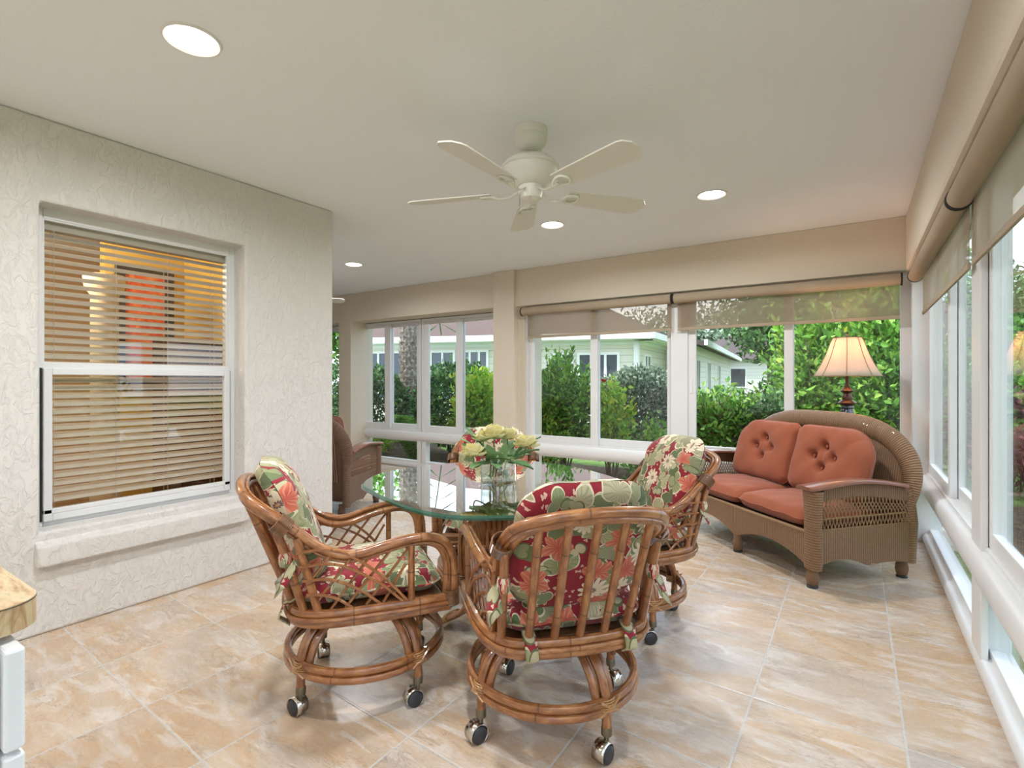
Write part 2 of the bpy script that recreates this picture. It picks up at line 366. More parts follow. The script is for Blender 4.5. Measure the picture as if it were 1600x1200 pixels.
# ------------------------------------------------------------------ windows
WN=[0]
def Tb(p): return p                                    # back wall: s=x, d=y
def Tr(p): return (p[1],p[0],p[2])                     # right wall: s=y, d=x
def ring(m,T,s0,s1,z0,z1,w,d0,d1,ws=None):
    a,b=ws or (w,w)
    m.box(s0,s0+a,d0,d1,z0,z1,T=T); m.box(s1-b,s1,d0,d1,z0,z1,T=T)
    m.box(s0+a,s1-b,d0,d1,z0,z0+w,T=T); m.box(s0+a,s1-b,d0,d1,z1-w,z1,T=T)
def window(T,s0,s1,d,ga,gb,ztop=2.07,gz=(.605,2.0),low=True,swap=False):
    WN[0]+=1; e=empty('window_%d'%WN[0]); struct(e)
    mid=(ga[1]+gb[0])/2
    m=MB(); ring(m,T,s0,s1,.50,ztop,.035,d,d+.10); m.obj('window_frame',M['white'],e,bevel=.003)
    for k,(lo,hi,g) in enumerate(((s0+.035,gb[0]-.004,ga),(ga[1]+.004,s1-.035,gb))):
        inner=(k==0)!=swap; dd=d+(.012 if inner else .052)
        m=MB(); a=g[0]-lo; b=hi-g[1]
        m.box(lo,g[0],dd,dd+.034,.535,ztop-.035,T=T); m.box(g[1],hi,dd,dd+.034,.535,ztop-.035,T=T)
        m.box(g[0],g[1],dd,dd+.034,.535,gz[0],T=T); m.box(g[0],g[1],dd,dd+.034,gz[1],ztop-.035,T=T)
        sa=m.obj('sash',M['white'],e,bevel=.004)
        MB().box(g[0]-.005,g[1]+.005,dd+.014,dd+.019,gz[0]-.005,gz[1]+.005,T=T).obj('pane',M['glass'],sa)
    sL=ga[0]-.045
    m=MB(); m.box(sL-.004,sL+.014,d+.002,d+.013,1.10,1.24,T=T); m.obj('latch',M['whitetrim'],e,bevel=.003)
    if low:
        m=MB(); m.box(s0,s0+.07,d,d+.09,0,.42,T=T); m.box(s1-.07,s1,d,d+.09,0,.42,T=T); m.box(s0+.07,s1-.07,d+.02,d+.09,.07,.10,T=T); m.box(s0+.07,s1-.07,d+.02,d+.09,.37,.42,T=T)
        m.obj('lower_frame',M['white'],e,bevel=.003)
        MB().box(s0+.065,s1-.065,d+.045,d+.05,.095,.375,T=T).obj('lower_pane',M['glass'],e)
    return e
# back wall, right of the pillar
window(Tb,-3.17,-1.43,5.075,(-3.065,-2.362),(-2.277,-1.554))
window(Tb,-1.41,.40,5.075,(-1.268,-.521),(-.447,.293))
# back wall, left of the pillar
window(Tb,-6.30,-5.03,5.31,(-6.187,-5.758),(-5.638,-5.154),2.075)
window(Tb,-5.01,-3.56,5.31,(-4.889,-4.411),(-4.303,-3.70),2.075)
window(Tb,-8.28,-6.45,5.31,(-8.15,-7.45),(-7.36,-6.58),2.075)
# right wall
ys=[5.06,3.02,2.78,.78,.54,-1.46]
window(Tr,3.0,5.08,.445,(3.10,3.93),(4.0,4.93),swap=True)
window(Tr,.80,2.98,.445,(.92,1.75),(1.83,2.81),swap=True)
window(Tr,-1.40,.78,.445,(-1.28,-.45),(-.37,.62),swap=True)
window(Tr,-2.6,-1.42,.445,(-2.5,-2.05),(-1.98,-1.52),swap=True)
# chair rails and floor tracks (rounded white)
def rail(name,T,s0,s1,d,z0,z1,dep=.035):
    pts=[];n=8
    prof=[(0,z1)]+[(-dep*math.sin(PI*t/n),(z0+z1)/2+(z1-z0)/2*math.cos(PI*t/n)) for t in range(1,n)]+[(0,z0),(.05,z0),(.05,z1)]
    m=MB(); m.grid([[T((s,d+a,z)) for a,z in prof] for s in (s0,s1)],closev=True)
    b=len(m.v)-2*len(prof); k=len(prof)
    m.face([b+i for i in range(k)]); m.face([b+k+i for i in range(k)][::-1])
    return struct(m.obj(name,M['white'],smooth=True,ang=50))
rail('trim_2',Tb,-3.17,.41,5.06,.39,.515); rail('trim_3',Tb,-6.15,-3.54,5.31,.39,.51)
rail('trim_4',Tr,-2.6,5.05,.43,.39,.515)
rail('trim_5',Tb,-3.17,.42,5.07,0,.07,.02); rail('trim_6',Tb,-6.15,-3.54,5.33,0,.07,.02); rail('trim_7',Tr,-2.6,5.05,.44,0,.07,.02)
struct(MB().box(.36,.505,5.0,5.165,0,2.07).obj('trim_8',M['white'],bevel=.004))  # corner post
m=MB(); m.box(-1.50,-1.34,5.065,5.10,.06,2.07); struct(m.obj('trim_9',M['white'],bevel=.004))
m=MB(); m.box(.43,.455,2.86,3.06,.06,2.07); m.box(.43,.455,.68,.86,.06,2.07); struct(m.obj('trim_10',M['white'],bevel=.004))
# ------------------------------------------------------------------ roller shades
def shade(T,s0,s1,d,zb,label,sgn=1,f0=None,f1=None,roll_d=0.):
    e=empty('roller_blind',label=label,cat='window blind',group='tan roller shades under the window headers')
    m=MB(); n=20; r=.046
    cz=2.004
    rg=[[T((s,d+roll_d+r*math.cos(2*PI*j/n),cz+r*math.sin(2*PI*j/n))) for j in range(n)] for s in np.linspace(s0+.012,s1-.012,12)]
    b=m.grid(rg,closev=True,uv=lambda i,j:(i*.15,j*.014),flip=(T is Tb)); m.obj('roll',M['roll'],e,smooth=True)
    for s in (s0,s1-.012):
        m=MB(); ra=.05
        rg=[[T((s+q,d+roll_d+rr*math.cos(2*PI*j/n),cz+rr*math.sin(2*PI*j/n))) for j in range(n)] for q,rr in ((0,.001),(0,ra),(.012,ra),(.012,.001))]
        m.grid(rg,closev=True,flip=(T is Tb)); m.obj('end_cap',M['gapblack'],e,smooth=True)
    f0=s0+.02 if f0 is None else f0; f1=s1-.02 if f1 is None else f1
    fd=d+roll_d+.036
    m=MB(); m.box(f0,f1,fd,fd+.0012,zb+.02,1.99,T=T)
    m.obj('screen_fabric',M['solar'],e)
    m=MB(); m.box(f0,f1,fd-.006,fd+.006,zb,zb+.028,T=T); m.obj('hem_bar',M['roll'],e,bevel=.003)
    return e
shade(Tb,-3.165,-1.46,4.99,1.70,'tan roller shade beside the pillar, the shorter one above the back windows',f0=-3.11,f1=-1.48)
shade(Tb,-1.455,.30,4.99,1.70,'wide tan roller shade above the loveseat and lamp',f0=-1.42,f1=.285)
shade(Tr,2.93,4.90,.372,1.70,'tan roller shade on the side window wall nearest the corner',f0=2.95,f1=4.80)
shade(Tr,.72,2.92,.372,1.70,'large tan roller shade nearest the camera on the side window wall',f0=.80,f1=2.86)
# ------------------------------------------------------------------ left sash window with blind
WN[0]+=1; e=struct(empty('window_%d'%WN[0]))
xi=XL-.13
def Tl(p): return (p[1],p[0],p[2])
m=MB(); ring(m,Tl,.82,1.845,.49,2.09,.055,xi-.08,xi,ws=(.055,.045)); m.box(.87,1.80,xi-.05,xi,1.27,1.315,T=Tl); m.obj('window_frame',M['white'],e,bevel=.004)
m=MB(); ring(m,Tl,.87,1.80,1.30,2.04,.012,xi-.03,xi-.004); m.obj('upper_sash',M['white'],e,bevel=.002)
MB().box(.875,1.795,xi-.02,xi-.015,1.31,2.035,T=Tl).obj('pane',M['glass'],e)
m=MB(); ring(m,Tl,.872,1.797,.515,1.285,.035,xi-.01,xi+.022); m.box(.872,1.797,xi-.01,xi+.022,.55,.575,T=Tl); s_=m.obj('lower_sash',M['white'],e,bevel=.004)
MB().box(.90,1.77,xi+.004,xi+.008,.57,1.255,T=Tl).obj('lower_pane',M['glass'],s_)
m=MB(); m.box(.862,.870,xi-.002,xi+.006,.515,1.285,T=Tl); m.box(1.799,1.806,xi-.002,xi+.006,.515,1.285,T=Tl); m.obj('track',M['gapblack'],e)
def blind():
    e=empty('venetian_blind',(XL-.20,1.33,0),label='beige slatted venetian blind hanging inside the stucco wall window',cat='blind')
    SL=simple('blind_slat',(.60,.50,.41),.5)
    MB().box(-.03,.03,-.485,.485,1.99,2.05).obj('headrail',SL,e,bevel=.003)
    m=MB(); z=1.965
    while z>.58:
        c,s=math.cos(R(33)),math.sin(R(33)); w=.025
        b=len(m.v); N_=5
        rows=[]
        for y in (-.48,.48):
            rows.append([( c*t*w, y, z - s*t*w + .003*(1-t*t)) for t in np.linspace(-1,1,N_)]+[( c*t*w, y, z - s*t*w + .003*(1-t*t)-.0025) for t in np.linspace(1,-1,N_)])
        m.grid(rows,closev=True); m.face([b+i for i in range(2*N_)]); m.face([b+2*N_+i for i in range(2*N_)][::-1])
        z-=.041
    m.obj('slats',SL,e)
    MB().box(-.025,.025,-.48,.48,.53,.55).obj('bottom_rail',SL,e,bevel=.003)
    for y in (-.40,-.13,.13,.40):
        for x in (.026,-.026): MB().tube([(x,y,.54),(x,y,2.0)],.0012,5).obj('cord',SL,e)
    return e
blind()
# room seen through the blind
TAN=simple('tan_wall_paint',(.50,.34,.20),.8,var=.05); YEL=simple('yellow_wall_paint',(.72,.47,.10),.8,var=.05)
m=MB(); m.box(-6.6,-6.5,-2.5,2.35,0,CEIL); m.box(-6.5,XL-T,-2.6,-2.5,0,CEIL); struct(m.obj('wall_dining_back',TAN))
m=MB(); m.box(-6.5,-5.6,2.30,2.35,0,CEIL); m.box(-5.6,XL-T-.001,2.30,2.352,0,CEIL); struct(m.obj('wall_dining_side',YEL))
struct(MB().box(-5.2,-5.1,1.7,2.3,0,CEIL).obj('wall_dining_partition',YEL))
m=MB(); m.lathe([(.13,0),(.13,.12),(.09,.16),(.085,1.85),(.12,1.9),(.13,1.98),(.13,2.0)],20,(-4.65,1.55,0))
tag(m.obj('column',simple('cream_column',(.72,.60,.44),.6),smooth=True),'cream column with a moulded cap seen through the blind','column')
e=empty('framed_painting',(-5.085,1.98,1.15),label='orange painting in a dark frame hanging on the yellow wall behind the blind',cat='painting')
s=N('orange_abstract'); s.bsdf(s.ramp(s.noise(s.coord(),9,5,.6,1.),[(.3,(.45,.05,.02)),(.5,(.75,.14,.04)),(.7,(.8,.35,.12))]),.6)
m=MB(); m.box(0,.012,-.15,.15,.05,1.0); m.obj('canvas',s.m,e)
m=MB(); ring(m,Tl,-.22,.22,0,1.05,.07,0.0,.03); m.obj('picture_frame',M['iron'],e,bevel=.004)
e=empty('dining_cabinet',(-4.55,2.1,0),label='dark wooden cabinet on the right behind the blind',cat='cabinet')
DW=simple('dark_walnut',(.06,.025,.015),.4,var=.3)
MB().box(-.25,.25,-.18,.18,0,1.55).obj('body',DW,e,bevel=.008)
MB().box(.252,.268,-.17,-.005,.1,1.5).obj('door',DW,e,bevel=.004); MB().box(.252,.268,.005,.17,.1,1.5).obj('door',DW,e,bevel=.004)
e=empty('dining_table',(-4.9,.55,0),label='dark reddish dining table low behind the blind',cat='table')
MB().lathe([(.55,.70),(.56,.72),(.55,.745)],40).obj('tabletop',DW,e,smooth=True)
MB().lathe([(.3,0),(.28,.04),(.07,.08),(.06,.6),(.12,.70)],24).obj('pedestal',DW,e,smooth=True)
# ------------------------------------------------------------------ downlights
LENS=N('downlight_lens'); LENS.surf(LENS.n('Emission',{0:(1.,.93,.82),1:14.}))
def downlight(x,y,label,first=[None]):
    if first[0] is None:
        e=empty('recessed_downlight'); first[0]=e
        MB().lathe([(.078,-.001),(.092,-.008),(.098,-.006),(.10,0)],36).obj('trim_ring',M['white'],e,smooth=True)
        MB().lathe([(.0001,-.004),(.078,-.004),(.078,-.001)],36).obj('lens',LENS.m,e)
    else: e=copy_tree(first[0])
    e.location=(x,y,CEIL); tag(e,label,'ceiling light','recessed downlights in the ceiling')
    la=bpy.data.lights.new('downlight_lamp','AREA'); la.shape='DISK'; la.size=.15; la.energy=13.5; la.color=(.95,.975,1); la.spread=R(170)
    o=bpy.data.objects.new('downlight_lamp',la); o.location=(x,y,CEIL-.012); COL.objects.link(o)
downlight(-2.059,.956,'large round recessed light at the upper left of the ceiling')
downlight(-2.056,3.703,'recessed ceiling light just beyond the lowest fan blade')
downlight(-.818,3.703,'recessed ceiling light over the space before the loveseat')
downlight(-4.56,3.77,'small recessed light farthest left beyond the stucco wall corner')
downlight(-.82,.956,'recessed ceiling light above the camera on the right')
downlight(-2.06,-1.4,'added recessed ceiling light, unseen behind the camera on the left')  # added out of view to brighten the interior, carries on the ceiling grid
downlight(-.82,-1.4,'added recessed ceiling light, unseen behind the camera on the right')  # second added downlight out of view, extra light for the room
# ------------------------------------------------------------------ ceiling fan
def fan():
    e=empty('ceiling_fan',(-1.368,2.238,CEIL),label='white five-blade ceiling fan hanging above the glass dining table',cat='ceiling fan')
    W=M['fanwhite']
    MB().lathe([(.084,0),(.084,-.035),(.080,-.04),(.082,-.045),(.078,-.075),(.055,-.105),(.025,-.118),(.012,-.12)],36).obj('canopy',W,e,smooth=True)
    MB().lathe([(.013,-.10),(.013,-.125),(.022,-.13),(.024,-.14)],16).obj('downrod',W,e,smooth=True)
    MB().lathe([(.02,-.133),(.06,-.138),(.10,-.152),(.124,-.168),(.134,-.178),(.134,-.184),(.143,-.190),(.145,-.200),(.136,-.205),(.138,-.215),(.124,-.242),(.10,-.268),(.075,-.288),(.03,-.292)],48).obj('motor_housing',W,e,smooth=True)
    MB().lathe([(.03,-.285),(.060,-.290),(.062,-.325),(.056,-.352),(.035,-.366),(.0001,-.368)],32).obj('switch_housing',W,e,smooth=True)
    for k in range(5):
        an=R(-161.6+72*k); z=-.320
        m=MB(); pitch=R(12)
        def P(u,v,dz=0): # along, across
            y=v*math.cos(pitch); zz=z-v*math.sin(pitch)+dz
            return (u*math.cos(an)-y*math.sin(an),u*math.sin(an)+y*math.cos(an),zz)
        prof=[(.20,.054),(.30,.060),(.50,.070),(.61,.074),(.635,.066),(.662,.035),(.664,.0)]
        o_=[(u,w) for u,w in prof]+[(u,-w) for u,w in prof[::-1][1:]]
        b=len(m.v); n=len(o_)
        for dz in (0,.006): m.v.extend(P(u,w,dz) for u,w in o_)
        m.face([b+i for i in range(n)][::-1],[o_[i] for i in range(n)][::-1]); m.face([b+n+i for i in range(n)],[o_[i] for i in range(n)])
        for i in range(n): m.face([b+i,b+(i+1)%n,b+n+(i+1)%n,b+n+i])
        bl=m.obj('blade',M['blade'],e)
        m=MB(); m.tube(spline([P(.055,0,.012),P(.11,0,-.018),P(.17,0,-.018),P(.20,.002,-.008)],5),.009,8,ell=(.6,1.3))
        m.tube(spline([P(.17,0,-.018),P(.20,.028,-.008),P(.245,.034,-.006),P(.265,0,-.005),P(.245,-.034,-.006),P(.20,-.028,-.008)],5,closed=True),.007,7,closed=True)
        m.obj('blade_bracket',W,e,smooth=True)
    for dx,l in ((-.035,.10),(.03,.085)):
        m=MB(); m.tube([(dx*.8,-.05+dx*.2,-.33),(dx*.8,-.052+dx*.2,-.33-l)],.0014,6); m.lathe([(.0001,0),(.004,.004),(.004,.014),(.0001,.018)],8,(dx*.8,-.052+dx*.2,-.342-l)); m.obj('pull_chain',M['brass'],e,smooth=True)
    return e
f1=fan(); f2=copy_tree(f1); f2.location=(-5.47,3.53,CEIL); tag(f2,'white fan blade tip showing past the stucco wall corner','ceiling fan')
# mini-split head on the return wall
e=empty('air_conditioner',(-4.05,YRET,2.0),label='white wall air conditioner edge peeking past the stucco wall corner',cat='air conditioner')
m=MB(); prof=[(0,0),(.10,0),(.17,.05),(.20,.12),(.20,.27),(.19,.29),(0,.29)]
m.grid([[(x,a,z) for a,z in prof] for x in (-.42,.42)],closev=True,flip=True); k=len(prof); b=0
m.face([i for i in range(k)]); m.face([k+i for i in range(k)][::-1]); m.obj('body',M['fanwhite'],e,bevel=.008)
MB().box(-.36,.36,.10,.172,.02,.03).obj('louver',M['white'],e,bevel=.004)
# ------------------------------------------------------------------ counter at the lower left
def counter():
    s=N('marbled_laminate'); v=s.coord(scale=(1,3,1),rot=(0,0,R(-15)))
    c=s.ramp(s.noise(v,9,8,.7,1.2),[(.34,(.26,.13,.06)),(.46,(.50,.34,.18)),(.56,(.58,.46,.28)),(.68,(.34,.32,.17))])
    s.bsdf(c,.3,coat=.2)
    e=empty('countertop',(-.962,.252,0),label='marbled tan laminate countertop with rounded corner at lower left',cat='countertop')
    def outline(ins):
        r=.05; out=[(-1.2,-ins),(-r-ins,-ins)]
        cx,cy=-r-ins,-r-ins
        out=[(-1.2,-ins)]+[(cx+r*math.sin(t),cy+r*math.cos(t)) for t in np.linspace(0,PI/2,10)]+[(-ins,-.66),(-1.2,-.66)]
        return out
    def slab(z0,z1,ins,mat,name):
        m=MB(); o=outline(ins); n=len(o)
        m.v=[(x,y,z0) for x,y in o]+[(x,y,z1) for x,y in o]
        m.face(list(range(n))); m.face([n+i for i in range(n)][::-1])
        for i in range(n): m.face([i,n+i,n+(i+1)%n,(i+1)%n])
        m.obj(name,mat,e)
    slab(.873,.9085,0,s.m,'slab_edge'); slab(.9085,.9095,-.0005,M['iron'],'dark_seam'); slab(.9095,.911,0,s.m,'top_sheet')
    c=empty('base_cabinet',(-.945,.195,0),label='white base cabinet with drawers under the marbled countertop',cat='cabinet')
    MB().box(-1.15,0,-.58,0,0,.872).obj('body',M['white'],c,bevel=.002)
    z=.862
    for hh in (.135,.21,.21,.21):
        m=MB(); m.box(-.46,.012,.006,.028,z-hh,z); m.obj('drawer_front',M['white'],c,bevel=.004)
        z-=hh+.006
counter()
# ------------------------------------------------------------------ rattan helpers
def offset_path(path,c0,a,b,closed=False):
    """path shifted by a away from point c0 (in the plane across the path) and b along the other cross direction"""
    P=[Vector(p) for p in path]; k=len(P); out=[]
    for i in range(k):
        t=(P[(i+1)%k]-P[(i-1)%k]) if closed else (P[min(i+1,k-1)]-P[max(i-1,0)])
        t.normalize(); n=P[i]-Vector(c0); n=(n-t*n.dot(t)).normalized(); bn=t.cross(n)
        out.append(P[i]+n*a+bn*b)
    return out
def wrap(m,p,axis,r,L,n=5,rr=.0028):
    a=Vector(axis).normalized(); ref=Vector((0,0,1)) if abs(a.z)<.8 else Vector((0,1,0)); u=a.cross(ref).normalized(); v=a.cross(u); p=Vector(p)
    for i in range(n):
        c=p+a*(L*(i/(n-1)-.5)) if n>1 else p
        m.tube([c+(u*math.cos(2*PI*j/14)+v*math.sin(2*PI*j/14))*r for j in range(14)],rr,5,closed=True)
def pad(name,mat,parent,w,h,t,nx=26,ny=26,xf=None,corner=.08,tufts=(),puff=1.,crown=0,topround=None,uvo=(0,0),seed=0,welt=None):
    """soft cushion: w wide, h tall, t thick; xf maps (x,y,zthick) to local space"""
    def P(i,j,side):
        u=-1+2*i/nx; v=-1+2*j/ny
        # squeeze square grid into a rounded rectangle
        x=u*w/2; y=v*h/2
        c=corner; ax,ay=abs(x),abs(y); hx,hy=w/2,h/2
        cc=c
        if topround and v>0 and (topround[0]*u>0): cc=topround[1]
        if ax>hx-cc and ay>hy-cc:
            dx,dy=(ax-(hx-cc))/cc,(ay-(hy-cc))/cc
            l=math.hypot(dx,dy); mx=max(dx,dy)
            if l>1e-9: s_=mx/l; ax=hx-cc+dx*s_*cc; ay=hy-cc+dy*s_*cc
        x=math.copysign(ax,x) if x else 0; y=math.copysign(ay,y) if y else 0
        e=(1-abs(u)**6)**.5*(1-abs(v)**6)**.5
        e=max(0,e)**.75
        th=t/2*(e*(.82+.18*(1-u*u)*(1-v*v))) 
        y2=y+crown*(1-u*u)*(v+1)/2
        if side>0:
            for (tx,ty) in tufts:
                d=math.hypot(x-tx,y-ty); th-=t*.30*math.exp(-(d/.028)**2)+t*.10*math.exp(-(d/.075)**2)
            if tufts:
                for a_ in range(len(tufts)):
                    for b_ in range(a_+1,len(tufts)):
                        A=Vector(tufts[a_]);B=Vector(tufts[b_]); AB=B-A
                        if AB.length<.16:
                            q=max(0,min(1,(Vector((x,y))-A).dot(AB)/AB.length_squared)); dd=(Vector((x,y))-(A+AB*q)).length
                            th-=t*.07*math.exp(-(dd/.02)**2)
            th+=.004*math.sin(x*31+seed)*math.sin(y*27+seed*2)
        p=(x,y2,side*th)
        return p if xf is None else xf(*p)
    m=MB()
    f=lambda i,j:((-1+2*i/nx)*w/2+uvo[0],(-1+2*j/ny)*h/2+uvo[1])
    m.grid([[P(i,j,1) for j in range(ny+1)] for i in range(nx+1)],uv=f)
    m.grid([[P(i,j,-1) for j in range(ny+1)] for i in range(nx+1)],uv=lambda i,j:(f(i,j)[0]+.37,f(i,j)[1]+.21),flip=True)
    o=m.obj(name,mat,parent,smooth=True,ang=80)
    if welt:
        m=MB(); loop=[(i,0) for i in range(nx)]+[(nx,j) for j in range(ny)]+[(i,ny) for i in range(nx,0,-1)]+[(0,j) for j in range(ny,0,-1)]
        m.tube([P(i,j,1) for i,j in loop],welt,6,closed=True); m.obj('welt',mat,o,smooth=True)
    return o
# ------------------------------------------------------------------ rattan dining chair
def dining_chair():
    e=empty('dining_chair',cat='chair',group='rattan swivel chairs around the glass table')
    RT=M['rattan']; C0=(0,-.08,.40)
    # one continuous arm and top rail
    half=[(.285,.285,.37),(.290,.292,.46),(.292,.285,.555),(.293,.255,.612),(.294,.20,.637),(.292,.12,.636),(.285,.03,.618),(.272,-.05,.598),(.262,-.12,.600),(.258,-.19,.632),(.258,-.26,.690),(.255,-.33,.748),(.240,-.39,.792),(.200,-.428,.818),(.12,-.450,.836),(0,-.458,.843)]
    path=spline(half+[(-x,y,z) for x,y,z in half[-2::-1]],5)
    m=MB(); m.tube(path,.0165,10)
    m.tube(offset_path(path,C0,-.028,-.004),.0155,10)
    m.tube(offset_path(path,C0,-.012,.0175),.006,6); m.tube(offset_path(path,C0,-.012,-.0165),.006,6)
    rl=m.obj('arm_and_top_rail',RT,e,smooth=True)
    for s in (1,-1):
        m=MB(); wrap(m,(s*.257,-.31,.722),(0,-.62,.6),.034,.045,9); m.obj('rail_binding',M['rattan_dark'],e,smooth=True)
        m=MB(); wrap(m,(s*.285,.283,.40),(0,0,1),.028,.05,9); m.obj('rail_binding',M['rattan_dark'],e,smooth=True)
    # seat frame
    q=[(.285,.275),(.292,.10),(.285,-.10),(.262,-.20),(.215,-.262),(.12,-.288),(0,-.296)]
    fr=q+[(-x,y) for x,y in q[-2::-1]]
    m=MB()
    for z,r,i in ((.368,.0175,0),(.400,.0165,0),(.384,.008,.016)):
        k=1+i/.29
        m.tube(spline([(x*k,y*(k if y<0 else 1),z) for x,y in fr],5),r,9)
    m.obj('seat_frame',RT,e,smooth=True)
    m=MB(); m.tube([(-.28,.278,.37),(.28,.278,.37)],.016,9); m.tube([(-.28,.278,.403),(.28,.278,.403)],.016,9); m.obj('front_rail',RT,e,smooth=True)
    m=MB(); m.box(-.25,.25,-.25,.26,.385,.40); m.obj('seat_board',M['rattan_dark'],e,bevel=.004)
    for s in (1,-1):
        m=MB(); m.tube([(s*.243,-.235,.40),(s*.252,-.33,.715)],.0145,9); m.tube([(s*.262,-.19,.40),(s*.262,-.262,.675)],.0145,9); m.obj('rear_post',RT,e,smooth=True)
        MB().tube([(s*.289,.13,.40),(s*.291,.13,.615)],.0125,9).obj('arm_post',RT,e,smooth=True)
        MB().tube([(s*.262,.276,.39),(s*.266,.270,.60)],.0125,9).obj('front_post',RT,e,smooth=True)
        # lattice of thin canes
        m=MB(); xs=lambda y:s*(.268+.02*min(1,max(0,(y+.2)/.3)))
        for z0,y1 in ((.625,.115),(.575,.10),(.525,.02),(.475,-.08)):
            y0=-.215-(z0-.4)*.22
            m.tube(spline([(xs(y0)+.004*s,y0,z0),(xs(y0+.08)+.004*s,y0+.35*(y1-y0),z0-.006),(xs(y1)+.004*s,y0+.72*(y1-y0),z0*.55+.41*.45),(xs(y1)+.004*s,y1,.412)],5),.0055,6)
        for y1,z1,y0,z0 in ((.12,.60,-.03,.412),(.11,.545,.03,.412),(.06,.605,-.10,.412),(-.01,.595,-.15,.412),(-.08,.59,-.205,.43),(-.15,.605,-.235,.50)):
            m.tube([(xs(y1)-.005*s,y1,z1),(xs(y0)-.005*s,y0,z0)],.0055,6)
        m.obj('side_lattice',RT,e,smooth=True)
    for x in (-.172,-.088,0,.088,.172):
        k=abs(x)/.2
        m=MB(); m.tube([(x*.95,-.282+.02*k*k,.39),(x*1.02,-.447+.018*k*k,.822)],.0135,9); m.obj('spindle',RT,e,smooth=True)
    # cushions
    def xseat(x,y,z): return (x,y+.0,.452+z-.012*((y/.25)**2 if y>0 else 0))
    sc=pad('seat_cushion',M['floral'],e,.50,.53,.105,xf=xseat,corner=.09,welt=.004)
    def xback(x,y,z):
        a=R(21); yy=-.185-(y+.2375)*math.sin(a)+z*math.cos(a); zz=.475+(y+.2375)*math.cos(a)+z*math.sin(a)
        k=max(0,(y-.10)/.16); yy-=.05*k*k
        return (x,yy-.0,zz)
    bc=pad('back_cushion',M['floral'],e,.44,.475,.12,xf=xback,corner=.125,uvo=(.9,.4),seed=2)
    for x,y,z in ((.165,-.275,.38),(-.165,-.275,.38)):
        m=MB(); pts=[]
        a=math.atan2(x*.3,-y)
        b0=len(m.v); m.grid([[(x-.02,-.255,.435),(x-.02,-.305,.415),(x-.02,-.322,.37),(x-.02,-.285,.344)],[(x+.02,-.255,.435),(x+.02,-.305,.415),(x+.02,-.322,.37),(x+.02,-.285,.344)]],uv=lambda i,j:(i*.04,j*.04))
        o=m.obj('cushion_tie',M['floral'],e,smooth=True); sm=o.modifiers.new('thick','SOLIDIFY'); sm.thickness=.004
    for s in (1,-1):
        m=MB(); cx,cy,cz=s*.250,-.30,.60
        m.lathe([(.017,-.022),(.021,-.012),(.0215,.012),(.017,.024)],12,(cx,cy,cz)); 
        b0=len(m.v); m.grid([[(cx+s*(.01+.02*i),cy+.03-.03*j+.006*((i+j)%2),cz-.02*i-.035*j) for j in range(3)] for i in range(3)],uv=lambda i,j:(i*.03,j*.04))
        o=m.obj('side_tie',M['floral'],e,smooth=True); sm=o.modifiers.new('thick','SOLIDIFY'); sm.thickness=.004
    # swivel base (parts turn with their own angle below the seat)
    m=MB(); m.lathe([(.09,.335),(.09,.352),(.03,.352),(.03,.31),(.075,.31),(.075,.30),(.0001,.30)],20); m.obj('swivel_plate',M['black'],e,smooth=True)
    CW={}
    def caster(parent):
        if not CW:
            for sb in (1,-1):
                m=MB(); n=24; rr=[(.0001,.007),(.026,.007),(.0285,.010),(.0285,.022),(.026,.0245),(.0001,.0245)]
                m.grid([[(-.018+r_*math.cos(2*PI*j/n),sb*b_,.0285+r_*math.sin(2*PI*j/n)) for j in range(n)] for r_,b_ in rr],closev=True,flip=sb>0)
                CW[sb]=m.obj('caster_wheel',M['black'],None,smooth=True,ang=60)
            m=MB(); n=18; arc=[R(-55+i*265/n) for i in range(n+1)]
            m.grid([[(-.018+.0325*math.cos(t),b_,.0305+.0325*math.sin(t)) for t in arc] for b_ in (-.0225,0,.0225)])
            o=m.obj('caster_hood',M['chrome'],None,smooth=True); sm=o.modifiers.new('thick','SOLIDIFY'); sm.thickness=.003; sm.offset=0; CW[0]=o
            L_=[CW[1],CW[-1],CW[0]]
        else:
            L_=[]
            for k_ in (1,-1,0): c=CW[k_].copy(); COL.objects.link(c); L_.append(c)
        for c in L_: c.parent=parent; c.location=(.298,0,0)
    def Q(r,t,z): return (r,t,z)
    for k in range(4):
        m=MB()
        m.tube(spline([Q(.03,0,.335),Q(.12,0,.335),(Q(.20,0,.318)),Q(.262,0,.268),Q(.292,0,.20),Q(.298,0,.13),Q(.298,0,.085)],6),.0165,9)
        for t in (.029,-.029):
            m.tube(spline([Q(.03,t*.8,.328),Q(.12,t,.328),Q(.195,t,.308),Q(.25,t*1.05,.26),Q(.278,t,.20),Q(.283,t*.95,.14)],6),.0145,9)
        lg=m.obj('leg',RT,e,smooth=True); lg['k']=k
        m=MB(); wrap(m,Q(.289,0,.175),(.25,0,-1),.034,.03,5,.003)
        m.tube([Q(.318,-.04,.20),Q(.322,0,.172),Q(.312,.04,.15)],.004,5); m.tube([Q(.312,-.04,.15),Q(.324,0,.176),Q(.318,.04,.20)],.004,5)
        m.obj('leg_binding',M['rattan_pale'],lg,smooth=True)
        m=MB(); m.lathe([(.0165,.105),(.018,.10),(.018,.078),(.012,.074),(.008,.072),(.008,.055)],14,Q(.298,0,0)); m.obj('caster_stem',M['brass'],lg,smooth=True)
        caster(lg)
    m=MB()
    for z,r_ in ((.158,.302),(.187,.300)):
        m.tube([(r_*math.cos(2*PI*j/48),r_*math.sin(2*PI*j/48),z) for j in range(48)],.0145,9,closed=True)
    m.obj('ring_stretcher',RT,e,smooth=True)
    return e
